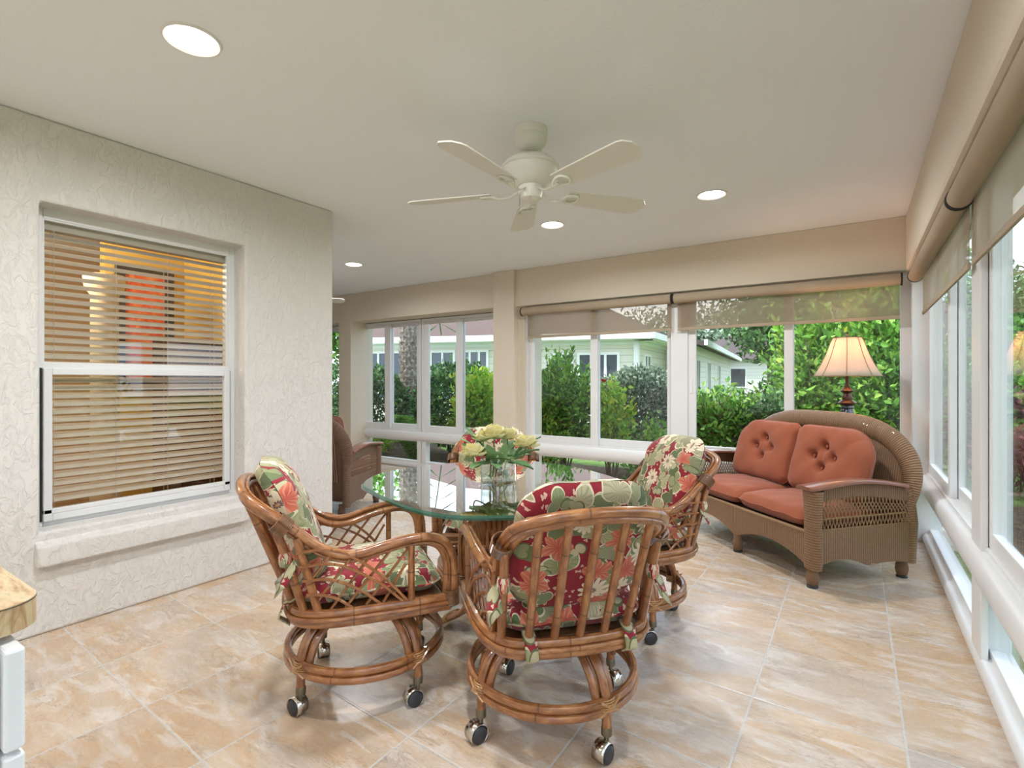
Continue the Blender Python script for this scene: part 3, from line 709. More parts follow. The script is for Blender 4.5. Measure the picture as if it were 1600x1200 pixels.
def place_chair(o,x,y,t,tb,label,face=(0,0,0,0)):
    """face: compass angle each caster disc looks at"""
    o.location=(x,y,0); o.rotation_euler=(0,0,R(t)); o['label']=label
    for ch_ in o.children:
        if ch_.name.startswith('leg'):
            k=ch_['k']; ch_.rotation_euler=(0,0,R(tb-t+45+90*k))
            for c in ch_.children:
                if c.name.startswith('caster_') and not c.name.startswith('caster_stem'): c.rotation_euler=(0,0,R(face[k]+90-(tb+45+90*k)))
ch=dining_chair()
place_chair(ch,-1.681,1.456,-35,43,'rattan swivel armchair nearest the stucco wall, shown from its side',(0,60,-88,-25))
for x,y,t,tb,l,fc in ((-.944,1.691,47.3,21,'rattan swivel armchair in front, its slatted back turned to the camera',(60,0,-20,-12)),
                (-1.01,2.58,143,3,'rattan swivel armchair between the glass table and the loveseat',(-30,0,-100,-50)),
                (-1.76,2.45,214,30,'rattan swivel armchair at the far side of the glass table, behind the flowers',(0,0,0,0))):
    place_chair(copy_tree(ch),x,y,t,tb,l,fc)
# ------------------------------------------------------------------ glass table
def table():
    c=(-1.42,2.03)
    pts=[(-1.908,1.62),(-2.02,1.76),(-2.075,1.92),(-2.06,2.12),(-1.995,2.31),(-1.90,2.47),(-1.78,2.60),(-1.63,2.665),(-1.498,2.67),(-1.356,2.64),(-1.129,2.53),(-.94,2.40),(-.84,2.29),(-.80,2.18),(-.80,2.05),(-.83,1.90),(-.885,1.74),(-.96,1.61),(-1.06,1.50),(-1.19,1.425),(-1.35,1.415),(-1.53,1.46),(-1.73,1.535)]
    e=empty('dining_table',(c[0],c[1],0),label='rounded square glass table on a bundled rattan pedestal',cat='table')
    sp=spline([(x-c[0],y-c[1],0) for x,y in pts],8,closed=True); n=len(sp)
    m=MB()
    def ringp(k,z): return [(p.x*k,p.y*k,z) for p in sp]
    m.v=ringp(1,.7255)+ringp(1,.7345)+ringp(.982,.74)+ringp(.985,.7225)
    for a,b in ((0,1),(1,2)):
        for i in range(n): m.face([a*n+i,a*n+(i+1)%n,b*n+(i+1)%n,b*n+i],None,1)
    for i in range(n): m.face([3*n+i,3*n+(i+1)%n,0*n+(i+1)%n,i],None,1)
    m.face([2*n+i for i in range(n)],None,0); m.face([3*n+i for i in range(n)][::-1],None,2)
    cl=glass('table_glass_underside',(.90,.96,.93),.0,0.0)
    m.obj('glass_top',[M['tableglass'],M['glassedge'],cl],e,smooth=True,ang=20)
    # pedestal: centre at p
    p=(-1.36-c[0],1.955-c[1])
    p=(-1.385-c[0],1.975-c[1])
    RT=M['rattan']; B=e
    for k,an in enumerate((180,20,100,300)):
        an=R(an); ca,sa=math.cos(an),math.sin(an)
        ext=.34 if k!=3 else .22
        m=MB()
        for j in range(-2,3):
            t=j*.021
            def Q(r,z,tt=t): return (r*ca-tt*sa,r*sa+tt*ca,z)
            m.tube(spline([Q(.235,.722,t*1.3),Q(.20,.66,t*1.2),Q(.145,.56),Q(.112,.45),Q(.105,.33),Q(.125,.22),Q(.18,.12),Q(ext*.8,.06),Q(ext,.022,t*1.15)],6),.0125,8)
        lg=m.obj('leg',RT,B,smooth=True); lg.location=(p[0],p[1],0)
        m=MB()
        for r_,z_,d in ((ext*.82,.062,1),(.108,.40,0)):
            ax=(ca,sa,-.5) if d else (0,0,1); q=Vector((r_*ca,r_*sa,z_))
            a=Vector(ax).normalized(); u=Vector((-sa,ca,0)); v=a.cross(u)
            for o_ in (-.008,0,.008):
                cc=q+a*o_
                m.tube([cc+u*(.058*math.copysign(abs(math.cos(2*PI*j/20))**.5,math.cos(2*PI*j/20)))+v*(.016*math.sin(2*PI*j/20)) for j in range(20)],.0035,5,closed=True)
        m.obj('leg_binding',M['rattan_pale'],lg,smooth=True)
    # box frame and diamond fretwork between the flared tops
    m=MB()
    for z in (.70,.675,.49): m.tube([(.15*math.cos(R(a)),.15*math.sin(R(a)),z) for a in range(0,360,10)],.011,8,closed=True)
    m.obj('pedestal_ring',RT,B,smooth=True).location=(p[0],p[1],0)
    for k in range(6):
        an=R(-55+60*k); ca,sa=math.cos(an),math.sin(an)
        m=MB()
        def Q(t,z): return (.152*ca-t*sa,.152*sa+t*ca,z)
        for sc in (1.,.6): m.tube([Q(-.05*sc,.62),Q(0,.62+.035*sc),Q(.05*sc,.62),Q(0,.62-.035*sc)],.006,6,closed=True)
        for t in (-.045,-.022,0,.022,.045): m.tube([Q(t,.50),Q(t,.585)],.0075,6)
        m.obj('fretwork',RT,B,smooth=True).location=(p[0],p[1],0)
table()
# ------------------------------------------------------------------ vase and magnolias
VX,VY=-1.425,2.035
e=empty('glass_vase',(VX,VY,.74),label='short clear glass cylinder vase of water on the glass table',cat='vase')
m=MB(); m.lathe([(.0001,0),(.082,0),(.085,.004),(.085,.105),(.082,.107),(.081,.105),(.081,.010),(.0001,.008)],48); m.obj('body',M['vaseglass'],e,smooth=True)
m=MB(); m.lathe([(.0001,.010),(.080,.010),(.080,.062),(.0001,.062)],40); m.obj('water',M['water'],e,smooth=True)
PET=N('petal_cream_yellow'); ri=PET.n('NewGeometry').outputs['Random Per Island']
pc=PET.ramp(ri,[(0,(.80,.70,.30)),(.4,(.86,.80,.46)),(.75,(.88,.84,.62)),(1,(.70,.66,.24))])
a_=PET.n('BsdfDiffuse',{0:pc}); b_=PET.n('BsdfTranslucent',{0:pc}); PET.surf(PET.n('MixShader',{0:.35,1:a_,2:b_}))
def leafmat(name,cols,tr=.3,gloss=.15):
    s=N(name); ri=s.n('NewGeometry').outputs['Random Per Island']
    c=s.ramp(ri,[(i/(len(cols)-1),c) for i,c in enumerate(cols)])
    d=s.n('BsdfPrincipled',{'Base Color':c,'Roughness':.45,'Specular IOR Level':gloss*2}); t=s.n('BsdfTranslucent',{0:c})
    return s.surf(s.n('MixShader',{0:tr,1:d,2:t}))
LF=leafmat('magnolia_leaf',[(.10,.22,.09),(.20,.36,.16),(.30,.44,.20)],.2)
def petal(m,c,yaw,pitch,L,Wd,curl):
    n=6; rows=[]
    for i in range(n+1):
        t=i/n; w=Wd*math.sin(PI*min(1,.08+t*.90))**.7; bend=pitch+curl*t
        r_=L*t*math.cos(pitch+curl*t*.5); z_=L*t*math.sin(pitch+curl*t*.5)
        rows.append([(c[0]+r_*math.cos(yaw)-w*s_*math.sin(yaw),c[1]+r_*math.sin(yaw)+w*s_*math.cos(yaw),c[2]+z_+.35*w*s_*s_+.004*math.sin(7*t+s_*5)) for s_ in (-1,-.5,0,.5,1)])
    m.grid(rows,uv=lambda i,j:(i*.01,j*.01))
def bloom(dx,dy,z,size,label,lean=0):
    e=empty('magnolia',(VX,VY,.745),label=label,cat='flower',group='pale yellow magnolias in the glass vase')
    c=(dx,dy,z-.745); m=MB(); rr=random.Random(int(dx*1000+z*100))
    for layer,(k,pi_,L) in enumerate(((6,.1,1.),(7,.45,.95),(6,.8,.85),(5,1.15,.7))):
        for i in range(k):
            petal(m,c,2*PI*i/k+layer*.5+rr.uniform(-.2,.2),pi_+rr.uniform(-.15,.15),size*L*rr.uniform(.85,1.1),size*.42,.5)
    m.obj('petals',PET.m,e,smooth=True,ang=80)
    m=MB(); m.tube(spline([(dx*.25-.01,dy*.25,.015),(dx*.35,dy*.35,.10),(c[0]*.9,c[1]*.9,c[2]-.05),c],5),.0035,6); m.obj('stem',simple('stem_green',(.16,.26,.08),.5),e,smooth=True)
    m=MB()
    for k in range(3):
        an=rr.uniform(0,6.28); petal(m,(dx*.5+.01*math.cos(an),dy*.5+.01*math.sin(an),.10),an,rr.uniform(.2,1.0),.13,.03,-.5)
    m.obj('leaves',LF,e,smooth=True,ang=80)
fx,fy=-math.sin(YAW),math.cos(YAW); rx,ry=math.cos(YAW),math.sin(YAW)
def FL(a,b): return (a*rx+b*fx,a*ry+b*fy)
bloom(*FL(-.115,-.07),.868,.078,'pale yellow magnolia drooping at the left of the vase')
bloom(*FL(-.02,.02),.942,.082,'tallest pale yellow magnolia in the middle of the vase')
bloom(*FL(.13,-.02),.905,.078,'pale yellow magnolia at the right of the vase')
bloom(*FL(.045,.05),.935,.070,'creamy magnolia tucked behind between the middle and right blooms')
bloom(*FL(-.075,.05),.925,.062,'small cream magnolia bud behind the left bloom')
e=empty('leaf_spray',(VX,VY,.745),label='broad grey-green leaves fanning out over the vase rim',cat='leaves')
m=MB()
for a,b,h0,yaw,pi_,L,w in ((-.03,-.05,.09,-2.4,.10,.13,.030),(.02,-.06,.09,-1.2,1.25,.11,.024),(-.02,-.06,.09,-1.9,1.1,.12,.024),(.05,-.04,.09,-.6,.05,.14,.030),(-.05,-.02,.11,-2.9,.8,.16,.024),(.07,0,.11,.3,.75,.17,.027),(-.06,.02,.12,2.7,1.0,.17,.024),(.0,-.07,.09,-1.6,.1,.09,.03),(.03,.05,.10,1.2,.7,.15,.03)):
    p=FL(a,b); petal(m,(p[0],p[1],h0),yaw+YAW,pi_,L,w,-.35)
m.obj('leaves',LF,e,smooth=True,ang=80)
m=MB()
for k in range(7):
    an=2*PI*k/7; m.tube([(.05*math.cos(an),.05*math.sin(an),.014),(.03*math.cos(an+2.5),.03*math.sin(an+2.5),.11)],.0025,5)
m.obj('stems',LF,e,smooth=True)
# ------------------------------------------------------------------ wicker seating
def wicker_seat(name,half,label,cat,WK,CN,seatmat,nseat,backtop=.93,depth=.70,tub=False,group=None,arch_p=.55):
    e=empty(name,label=label,cat=cat)
    hp=half; zb=.115
    # front apron with scalloped arches
    arches=2 if nseat>1 else 1
    def zbot(x):
        u=(x+hp)/(2*hp)*arches; f=u-math.floor(u) if u<arches else 1.
        return .115+.085*math.sin(PI*f)**.8
    m=MB(); xs=np.linspace(-hp+.03,hp-.03,49)
    for y,fl in ((-.005,True),(-.035,False)):
        m.grid([[(x,y,zbot(x)+(.315-zbot(x))*j/6) for j in range(7)] for x in xs],uv=lambda i,j:(i*.027,j*.033),flip=not fl)
    m.grid([[(x,-.005,zbot(x)),(x,-.035,zbot(x))] for x in xs],uv=lambda i,j:(i*.03,j*.03),flip=True)
    m.grid([[(x,-.005,.315),(x,-.035,.315)] for x in xs],uv=lambda i,j:(i*.03,j*.03))
    m.obj('front_apron',WK,e,smooth=True)
    m=MB(); m.tube([(x,-.012,.322) for x in xs[::4]],.011,8); m.tube([(x,-.016,zbot(x)) for x in xs],.009,8); m.obj('apron_bead',CN,e,smooth=True)
    MB().box(-hp+.02,hp-.02,-depth+.03,-.03,.27,.31).obj('seat_deck',WK,e)
    # legs
    lx=[-hp,0,hp] if nseat>1 else [-hp,hp]
    for x,y in [(x,-.03) for x in lx]+[(-hp,-depth),(hp,-depth)]:
        lg=MB().lathe([(.022,.0),(.027,.008),(.025,.018),(.030,.022),(.036,.05),(.033,.08),(.026,.10),(.030,.115),(.028,.125)],16,(x,y,0)).obj('leg',WK,e,smooth=True)
        MB().lathe([(.0001,.0),(.030,.0),(.031,.012),(.026,.016)],16,(x,y,0)).obj('glide',M['black'],lg,smooth=True)
    for s in (1,-1):
        A=empty('arm'); A.parent=e
        X=lambda y:s*(hp+.012+.05*(-y/depth)**1.0)     # splays outwards to the back
        # front post, oval column
        m=MB(); prof=[(.052,.11),(.056,.16),(.052,.30),(.054,.45),(.062,.575)]
        n=18; m.grid([[(s*hp+1.05*r_*math.cos(2*PI*j/n),-.035+.75*r_*math.sin(2*PI*j/n),z) for j in range(n)] for r_,z in prof],closev=True,uv=lambda i,j:(prof[min(i,4)][1],j*.018),flip=True)
        m.obj('front_post',WK,A,smooth=True)
        MB().tube([(s*(hp+.045),-depth-.0,.11),(s*(hp+.05),-depth-.01,.35),(s*(hp+.04),-depth+.01,.56)],.036,14).obj('rear_post',WK,A,smooth=True)
        ztop=lambda y:.575+.035*math.sin(PI*min(1,max(0,-y/depth))*.9)-.05*max(0,(-y/depth-.45))
        zlow=lambda y:.115+.05*abs(math.sin(2*PI*(-y/depth)**1.2))**.9*(1 if -y<depth*.62 else .35)
        ys_=np.linspace(-.03,-depth,30)
        def band(zf0,zf1,nm):
            m=MB()
            for off,fl in ((.008,s>0),(-.008,s<0)):
                m.grid([[(X(y)+off*s,y,zf0(y)+(zf1(y)-zf0(y))*j/5) for j in range(6)] for y in ys_],uv=lambda i,j:(i*.0235,j*.05),flip=(off>0)==(s>0))
            for zf,fl in ((zf0,True),(zf1,False)):
                m.grid([[(X(y)+.008,y,zf(y)),(X(y)-.008,y,zf(y))] for y in ys_],uv=lambda i,j:(i*.0235,j*.016))
            m.obj(nm,WK,A,smooth=True)
        band(zlow,lambda y:.335+.02*(-y/depth),'lower_panel'); band(lambda y:ztop(y)-.075,ztop,'upper_panel')
        m=MB(); K=26
        za=lambda y:.335+.02*(-y/depth); zc=lambda y:za(y)+.065; ze=lambda y:ztop(y)-.075
        for i in range(K):
            y0=-.05-(depth-.07)*i/K; dy=(depth-.07)/K
            for a_,b_ in ((0,1.),(1.,0)):
                m.tube([(X(y0)+.004*s*(1 if a_ else -1),y0-a_*dy,za(y0)),(X(y0)+.004*s*(1 if a_ else -1),y0-b_*dy,zc(y0))],.0032,5)
            for a_,b_ in ((0,1.9),(1.9,0)):
                ya,yb=y0-a_*dy,y0-b_*dy
                if min(ya,yb)<-depth: continue
                m.tube(spline([(X(ya)+.004*s*(1 if a_ else -1),ya,zc(ya)),(X(ya)+.004*s*(1 if a_ else -1),ya*.8+yb*.2,zc(ya)*.7+ze(ya)*.3),(X(yb)+.004*s*(1 if a_ else -1),ya*.2+yb*.8,zc(yb)*.3+ze(yb)*.7),(X(yb)+.004*s*(1 if a_ else -1),yb,ze(yb))],2),.0034,5)
        for zz in (za,zc,ze): m.tube([(X(y),y,zz(y)) for y in ys_[::3]],.0055,6)
        m.tube([(X(y),y,zlow(y)) for y in ys_],.008,6)
        m.obj('open_lattice',CN,A,smooth=True)
        m=MB(); wd=lambda y:.062-.02*(-y/depth); rows=[]
        for y in np.linspace(.035,-depth+.05,16):
            z=ztop(min(0,y)); k=wd(y)*(1 if y<.02 else .85)
            rows.append([(X(y)-.012*s+k*a_,y,z+b_) for a_,b_ in ((-1,.004),(-1,.018),(-.85,.024),(0,.028),(.85,.024),(1,.018),(1,.004))])
        b=m.grid(rows,closev=True,flip=True); m.face([b+j for j in range(7)][::-1]); m.face([b+15*7+j for j in range(7)])
        m.obj('arm_cap',M['armwood'],A,smooth=True,ang=50)
    # arched backrest with a thick rolled rim
    W=hp+.035; z0=.50; yb=lambda z:-depth+.03-.16*(z-.3)
    arc=[]
    for i in range(49):
        ph=PI*i/48; cx=math.cos(ph); sx=math.sin(ph)
        x=W*math.copysign(abs(cx)**arch_p,cx); z=z0+(backtop-z0)*abs(sx)**.95
        x+=math.copysign(.035*math.sin(PI*min(1,max(0,(z-.45)/(backtop-.45)))),cx); arc.append((x,yb(z),z))
    arc=[(W*.98,yb(.32),.32),(W,yb(.42),.42)]+arc+[(-W,yb(.42),.42),(-W*.98,yb(.32),.32)]
    m=MB(); m.tube(arc,.05,16,ell=(1.25,.62),up=(0,1,0)) if False else m.tube(arc,[.035+.02*min(1,max(0,(p[2]-.45)/.25)) for p in arc],16,ell=(.62,1.2),up=(0,1,.16))
    m.obj('back_rim',M['rim_dark'] if tub else M['rim'],e,smooth=True)
    m=MB()
    rows=[];N2=30
    for i in range(N2+1):
        u=-1+2*i/N2; x=u*(W-.02)
        # top of the arch at this x
        cx=min(1,abs(x)/W)**(1/arch_p); zt=z0+(backtop-z0)*max(0,1-cx*cx)**.475
        rows.append([(x,yb(z)-.004,z) for z in np.linspace(.14,zt,12)])
    m.grid(rows,uv=lambda i,j:(i*.045,j*.055))
    o=m.obj('back_panel',WK,e,smooth=True); sm=o.modifiers.new('thick','SOLIDIFY'); sm.thickness=.016; sm.offset=0
    if tub:
        m=MB()
        for i in range(3,N2*1-2):
            r_=rows[i]; m.tube([(p[0],p[1]-.014,p[2]) for p in r_[3:]],.008,6)
        m.obj('back_stakes',CN,e,smooth=True)
    # cushions
    cw=(2*hp-.10)/nseat
    for k in range(nseat):
        cx=(k-(nseat-1)/2)*cw
        def xs_(x,y,z,cx=cx): return (cx+x,-.29+y,.385+z)
        pad('seat_cushion',seatmat,e,cw-.004,.55,.155,xf=xs_,corner=.05,welt=.004,seed=k)
    for k in range(nseat):
        cx=(k-(nseat-1)/2)*cw
        def xb(x,y,z,cx=cx):
            a=R(17); return (cx+x,-.455-(y+.235)*math.sin(a)+z*math.cos(a),.45+(y+.235)*math.cos(a)+z*math.sin(a))
        tr=(1 if k else -1,.20) if nseat>1 else None
        off=(.02 if k==0 else -.02)
        tf=[(off,.09),(off-.085,.015),(off+.085,.015),(off,-.065)]
        b_=pad('back_cushion',seatmat,e,cw-.01,.47,.17,nx=44,ny=38,xf=xb,corner=.06,tufts=tf,topround=tr,welt=.004,seed=k+3)
        for tx,ty in tf:
            q=xb(tx,ty,.034); MB().lathe([(.0001,.004),(.008,.003),(.010,0),(.0001,-.004)],10,(0,0,0),T=lambda p,q=q:(q[0]+p[0],q[1]+p[2],q[2]+p[1])).obj('button',seatmat,b_,smooth=True)
    return e
lo=wicker_seat('loveseat',.665,'honey wicker loveseat with terracotta tufted cushions in the corner','loveseat',M['wicker'],M['cane'],M['terracotta'],2)
lo.location=(-.724,3.969,0); lo.rotation_euler=(0,0,R(137.5))
ac=wicker_seat('wicker_armchair',.315,'brown wicker armchair seen from behind past the stucco wall corner','armchair',M['wicker_dark'],M['cane_dark'],cloth('brown_cushion',(.25,.12,.08)),1,backtop=.885,depth=.68,tub=True,arch_p=.8)
ac.location=(-4.33,3.52,0); ac.rotation_euler=(0,0,R(21.5))
# ------------------------------------------------------------------ lamp and its table
LX,LY=-.055,4.765
e=empty('side_table',(LX,LY,0),label='round dark side table behind the loveseat, holding the lamp',cat='table')
MB().lathe([(.0001,.60),(.225,.60),(.232,.61),(.225,.622),(.0001,.622)],40).obj('tabletop',M['iron'],e,smooth=True)
for an in (-41,79,199):
    a=R(an); m=MB(); m.tube(spline([(.16*math.cos(a),.16*math.sin(a),.602),(.12*math.cos(a),.12*math.sin(a),.40),(.14*math.cos(a),.14*math.sin(a),.18),(.235*math.cos(a),.235*math.sin(a),.05),(.25*math.cos(a),.25*math.sin(a),.018)],6),[.02]*12+[.016]*10+[.024]*3,10); m.obj('leg',M['iron'],e,smooth=True)
MB().lathe([(.0001,.30),(.125,.30),(.13,.31),(.0001,.318)],30).obj('shelf',M['iron'],e,smooth=True)
e=empty('table_lamp',(LX,LY,.622),label='lit table lamp with a cream bell shade and dark turned base',cat='lamp')
m=MB(); m.lathe([(.085,0),(.088,.015),(.07,.03),(.062,.04),(.066,.055),(.058,.07),(.055,.10),(.058,.22),(.052,.33),(.040,.38),(.043,.385),(.044,.395),(.040,.405)],32); m.obj('base',simple('lamp_black_glaze',(.012,.016,.03),.15,coat=.8),e,smooth=True)
m=MB(); m.lathe([(.040,.405),(.056,.42),(.060,.428),(.050,.44),(.034,.452),(.036,.47),(.030,.485),(.026,.50),(.040,.515),(.046,.522),(.034,.53),(.022,.545),(.02,.56)],32); m.obj('turned_neck',M['copper'],e,smooth=True)
m=MB(); m.lathe([(.012,.56),(.012,.64)],12); m.lathe([(.018,.63),(.020,.68),(.012,.70)],14); m.tube([(0.0,.045,.66),(0,.06,.75),(0,.05,.86),(0,0,.935),(0,-.05,.86),(0,-.06,.75),(0,-.045,.66)],.0025,6); m.obj('harp_and_socket',M['copper'],e,smooth=True)
BULB=N('bulb_glow'); BULB.surf(BULB.n('Emission',{0:(1,.55,.26),1:9.}))
m=MB(); m.lathe([(.012,.70),(.02,.72),(.030,.75),(.026,.785),(.0001,.80)],20); m.obj('bulb',BULB.m,e,smooth=True)
m=MB(); m.lathe([(.0001,.93),(.012,.935),(.006,.945),(.011,.955),(.0001,.972)],14); m.obj('finial',M['iron'],e,smooth=True)
s=N('lamp_shade_linen'); tc=s.noise(s.coord(),300,2); 
d=s.n('BsdfDiffuse',{0:(.74,.66,.54),'Normal':s.bump(tc,.1,.001)}); t=s.n('BsdfTranslucent',{0:(.82,.62,.50)}); s.surf(s.n('MixShader',{0:.42,1:d,2:t}))
prof=[(.092,.928),(.104,.90),(.121,.85),(.142,.79),(.168,.73),(.195,.68),(.222,.634)]
m=MB(); n=64
m.grid([[((r_+.003*abs(math.sin(4*2*PI*j/n)))*math.cos(2*PI*j/n),(r_+.003*abs(math.sin(4*2*PI*j/n)))*math.sin(2*PI*j/n),z) for j in range(n)] for r_,z in prof],closev=True,uv=lambda i,j:(j*.02,i*.05))
o=m.obj('lamp_shade',s.m,e,smooth=True,ang=80); sm=o.modifiers.new('thick','SOLIDIFY'); sm.thickness=.0015
TR=simple('shade_braid',(.30,.20,.11),.7)
m=MB()
for k in range(8):
    a=2*PI*k/8; m.tube([(r_*math.cos(a),r_*math.sin(a),z) for r_,z in [(r_+.0025,z) for r_,z in prof]],.0028,5)
for r_,z in (prof[0],prof[-1]): m.tube([((r_+.001)*math.cos(2*PI*j/48),(r_+.001)*math.sin(2*PI*j/48),z) for j in range(48)],.004,6,closed=True)
m.obj('shade_trim',TR,o,smooth=True)
la=bpy.data.lights.new('lamp_bulb','POINT'); la.energy=4; la.color=(1,.60,.38); la.shadow_soft_size=.03
lo_=bpy.data.objects.new('lamp_bulb',la); lo_.location=(LX,LY,.622+.83); COL.objects.link(lo_)
# ------------------------------------------------------------------ garden outside
GZ=-.15
def groundmat(name,cs,sc,bs=.6):
    s=N(name); v=s.coord(); c=s.ramp(s.noise(v,sc,7,.7),[(.3,cs[0]),(.5,cs[1]),(.7,cs[2])])
    s.bsdf(c,.9,s.bump(s.noise(v,sc*4,4),bs,.03),spec=.1); return s.m
LAWN=groundmat('lawn_grass',[(.06,.11,.03),(.11,.19,.05),(.17,.27,.07)],9)
MULCH=groundmat('bark_mulch',[(.035,.025,.018),(.09,.065,.045),(.20,.16,.12)],16)
m=MB(); m.grid([[(-45+i*90/30,5.45 if j==0 else 5.45+55*(j/20),GZ) for j in range(21)] for i in range(31)]); struct(m.obj('lawn',LAWN))
struct(MB().box(.62,45,-20,5.45,GZ-.02,GZ).obj('side_lawn',LAWN))
m=MB(); xs=np.linspace(-16,8,60)
m.grid([[(x,5.46,GZ+.015),(x,(8.1 if x<-5 else 7.4)+.35*math.sin(x*1.3)+.15*math.sin(x*4),GZ+.015)] for x in xs]); struct(m.obj('mulch_bed',MULCH))
struct(MB().box(XFAR-.2,.7,5.45,5.60,-.4,.0).obj('foundation',M['plaster']))
m=MB(); xs=np.linspace(-30,30,90); 
struct(MB().box(XFAR-.6,.62+.4,YNEAR-.6,5.9,CEIL+.15,CEIL+.25).obj('roof_slab',M['white']))
BARK=groundmat('shrub_bark',[(.07,.055,.04),(.14,.11,.08),(.24,.20,.16)],30)
G_mid=leafmat('leaf_mid_green',[(.05,.15,.025),(.11,.28,.04),(.20,.42,.06),(.34,.52,.10)])
G_dark=leafmat('leaf_dark_green',[(.02,.06,.02),(.05,.13,.04),(.10,.22,.07),(.20,.34,.14)])
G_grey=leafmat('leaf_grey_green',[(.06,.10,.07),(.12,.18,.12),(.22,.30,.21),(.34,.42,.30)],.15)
G_lime=leafmat('leaf_lime_green',[(.14,.34,.03),(.26,.50,.05),(.42,.60,.09),(.55,.55,.07)],.4)
G_plum=leafmat('leaf_plum',[(.05,.015,.03),(.12,.03,.055),(.20,.06,.09)],.2)
G_fern=leafmat('leaf_fern',[(.10,.26,.04),(.20,.42,.08),(.32,.52,.12)],.35)
def leaves(P,D,L,Wd,droop=.25):
    """P centres, D directions; folded pointed leaves"""
    n=len(P); D=D/np.linalg.norm(D,axis=1,keepdims=True)
    up=rng.normal(size=(n,3)); S=np.cross(D,up); S/=np.linalg.norm(S,axis=1,keepdims=True)+1e-9; U=np.cross(S,D)
    L=(L*rng.uniform(.7,1.3,n))[:,None]; W=Wd*L/np.mean(L) if True else Wd
    v=np.stack([P,P+D*L*.35-S*W*.5+U*W*.18,P+D*L*.70-S*W*.36+U*W*.10,P+D*L-U*L*droop*.4,P+D*L*.70+S*W*.36+U*W*.10,P+D*L*.35+S*W*.5+U*W*.18],1)
    V=v.reshape(-1,3); b=np.arange(n)*6
    faces=np.concatenate([np.stack([b,b+1,b+2,b+3],1),np.stack([b,b+3,b+4,b+5],1)])
    return V,faces
def leafobj(name,P,D,L,W,mat,parent):
    V,Fc=leaves(P,D,L,W)
    me=bpy.data.meshes.new(name); me.vertices.add(len(V)); me.vertices.foreach_set('co',V.astype(np.float32).ravel())
    me.loops.add(len(Fc)*4); me.loops.foreach_set('vertex_index',Fc.astype(np.int32).ravel())
    me.polygons.add(len(Fc)); me.polygons.foreach_set('loop_start',np.arange(len(Fc),dtype=np.int32)*4); 
    me.update(calc_edges=True); me.validate(); me.materials.append(mat); me.polygons.foreach_set('use_smooth',[True]*len(me.polygons))
    o=bpy.data.objects.new(name,me); COL.objects.link(o); o.parent=parent; return o
def shrub(u,Z,rx_,ry_,z0,z1,n,mat,L,W,label,cat='shrub',stems=14,shell=.55,name='garden_shrub',lump=.25,extra=None,group='shrubs in the bed outside the windows',nstem=.012,open_=0.):
    x,y=ground_at(u,Z); e=empty(name,(x,y,GZ),label=label,cat=cat,group=group)
    zc=(z0+z1)/2-GZ; hz=(z1-z0)/2
    d=rng.normal(size=(n,3)); d/=np.linalg.norm(d,axis=1,keepdims=True)
    r=rng.uniform(shell,1.0,n)**.7
    th=np.arctan2(d[:,1],d[:,0]); lum=1+lump*(np.sin(th*3+u)*np.sin(d[:,2]*5+1+u)+.6*np.sin(th*7+2)*np.cos(d[:,2]*9))
    P=d*(r*lum)[:,None]*np.array([rx_,ry_,hz])
    P=P[:]+np.array([0,0,zc])+rng.normal(size=(n,3))*.02
    if stems:
        tips=[]; m=MB(); 
        for k in range(stems):
            a=2*PI*k/stems+rng.uniform(-.3,.3); rr=rng.uniform(.3,.9)
            tip=(rx_*rr*math.cos(a),ry_*rr*math.sin(a),zc+hz*rng.uniform(.2,.85))
            b0=(rx_*.18*math.cos(a),ry_*.18*math.sin(a),0)
            mid=(tip[0]*.55+rng.uniform(-.05,.05),tip[1]*.55+rng.uniform(-.05,.05),tip[2]*.5)
            p=spline([b0,mid,tip],5); m.tube(p,[nstem*(1-.7*i/(len(p)-1)) for i in range(len(p))],5)
            for q in range(3):
                s0=p[int(len(p)*rng.uniform(.3,.9))]; m.tube([s0,s0+Vector((rng.uniform(-.25,.25),rng.uniform(-.25,.25),rng.uniform(.1,.35)))],nstem*.4,4)
        m.obj('stems',BARK,e,smooth=True)
    P=P[P[:,2]>.04]; D=P-np.array([0,0,zc*.6]); D/=np.linalg.norm(D,axis=1,keepdims=True); D=D+rng.normal(size=D.shape)*.8
    leafobj('foliage',P,D,L,W,mat,e)
    if extra: extra(e,rx_,ry_,zc,hz)
    return e
def shoots(n,h,mat,L,W,per=40,spread=.4):
    """upright leafy shoots rising above the crown"""
    def f(e,rx_,ry_,zc,hz):
        Ps=[];Ds=[];m=MB()
        for k in range(n):
            a=rng.uniform(0,2*PI); r=rng.uniform(.1,.85); b=Vector((rx_*r*math.cos(a),ry_*r*math.sin(a),zc)); t=b+Vector((rng.uniform(-spread,spread)*.5,rng.uniform(-spread,spread)*.5,hz*.6+h*rng.uniform(.5,1)))
            m.tube([b,(b+t)/2+Vector((.03,.02,0)),t],[.008,.005,.002],5)
            for i in range(per):
                q=i/per; p=b.lerp(t,.15+.85*q); an=i*2.4; Ps.append((p.x,p.y,p.z)); Ds.append((math.cos(an),math.sin(an),.75+.6*q))
        m.obj('shoots',BARK,e,smooth=True); leafobj('shoot_leaves',np.array(Ps),np.array(Ds)+rng.normal(size=(len(Ds),3))*.2,L,W,mat,e)
    return f
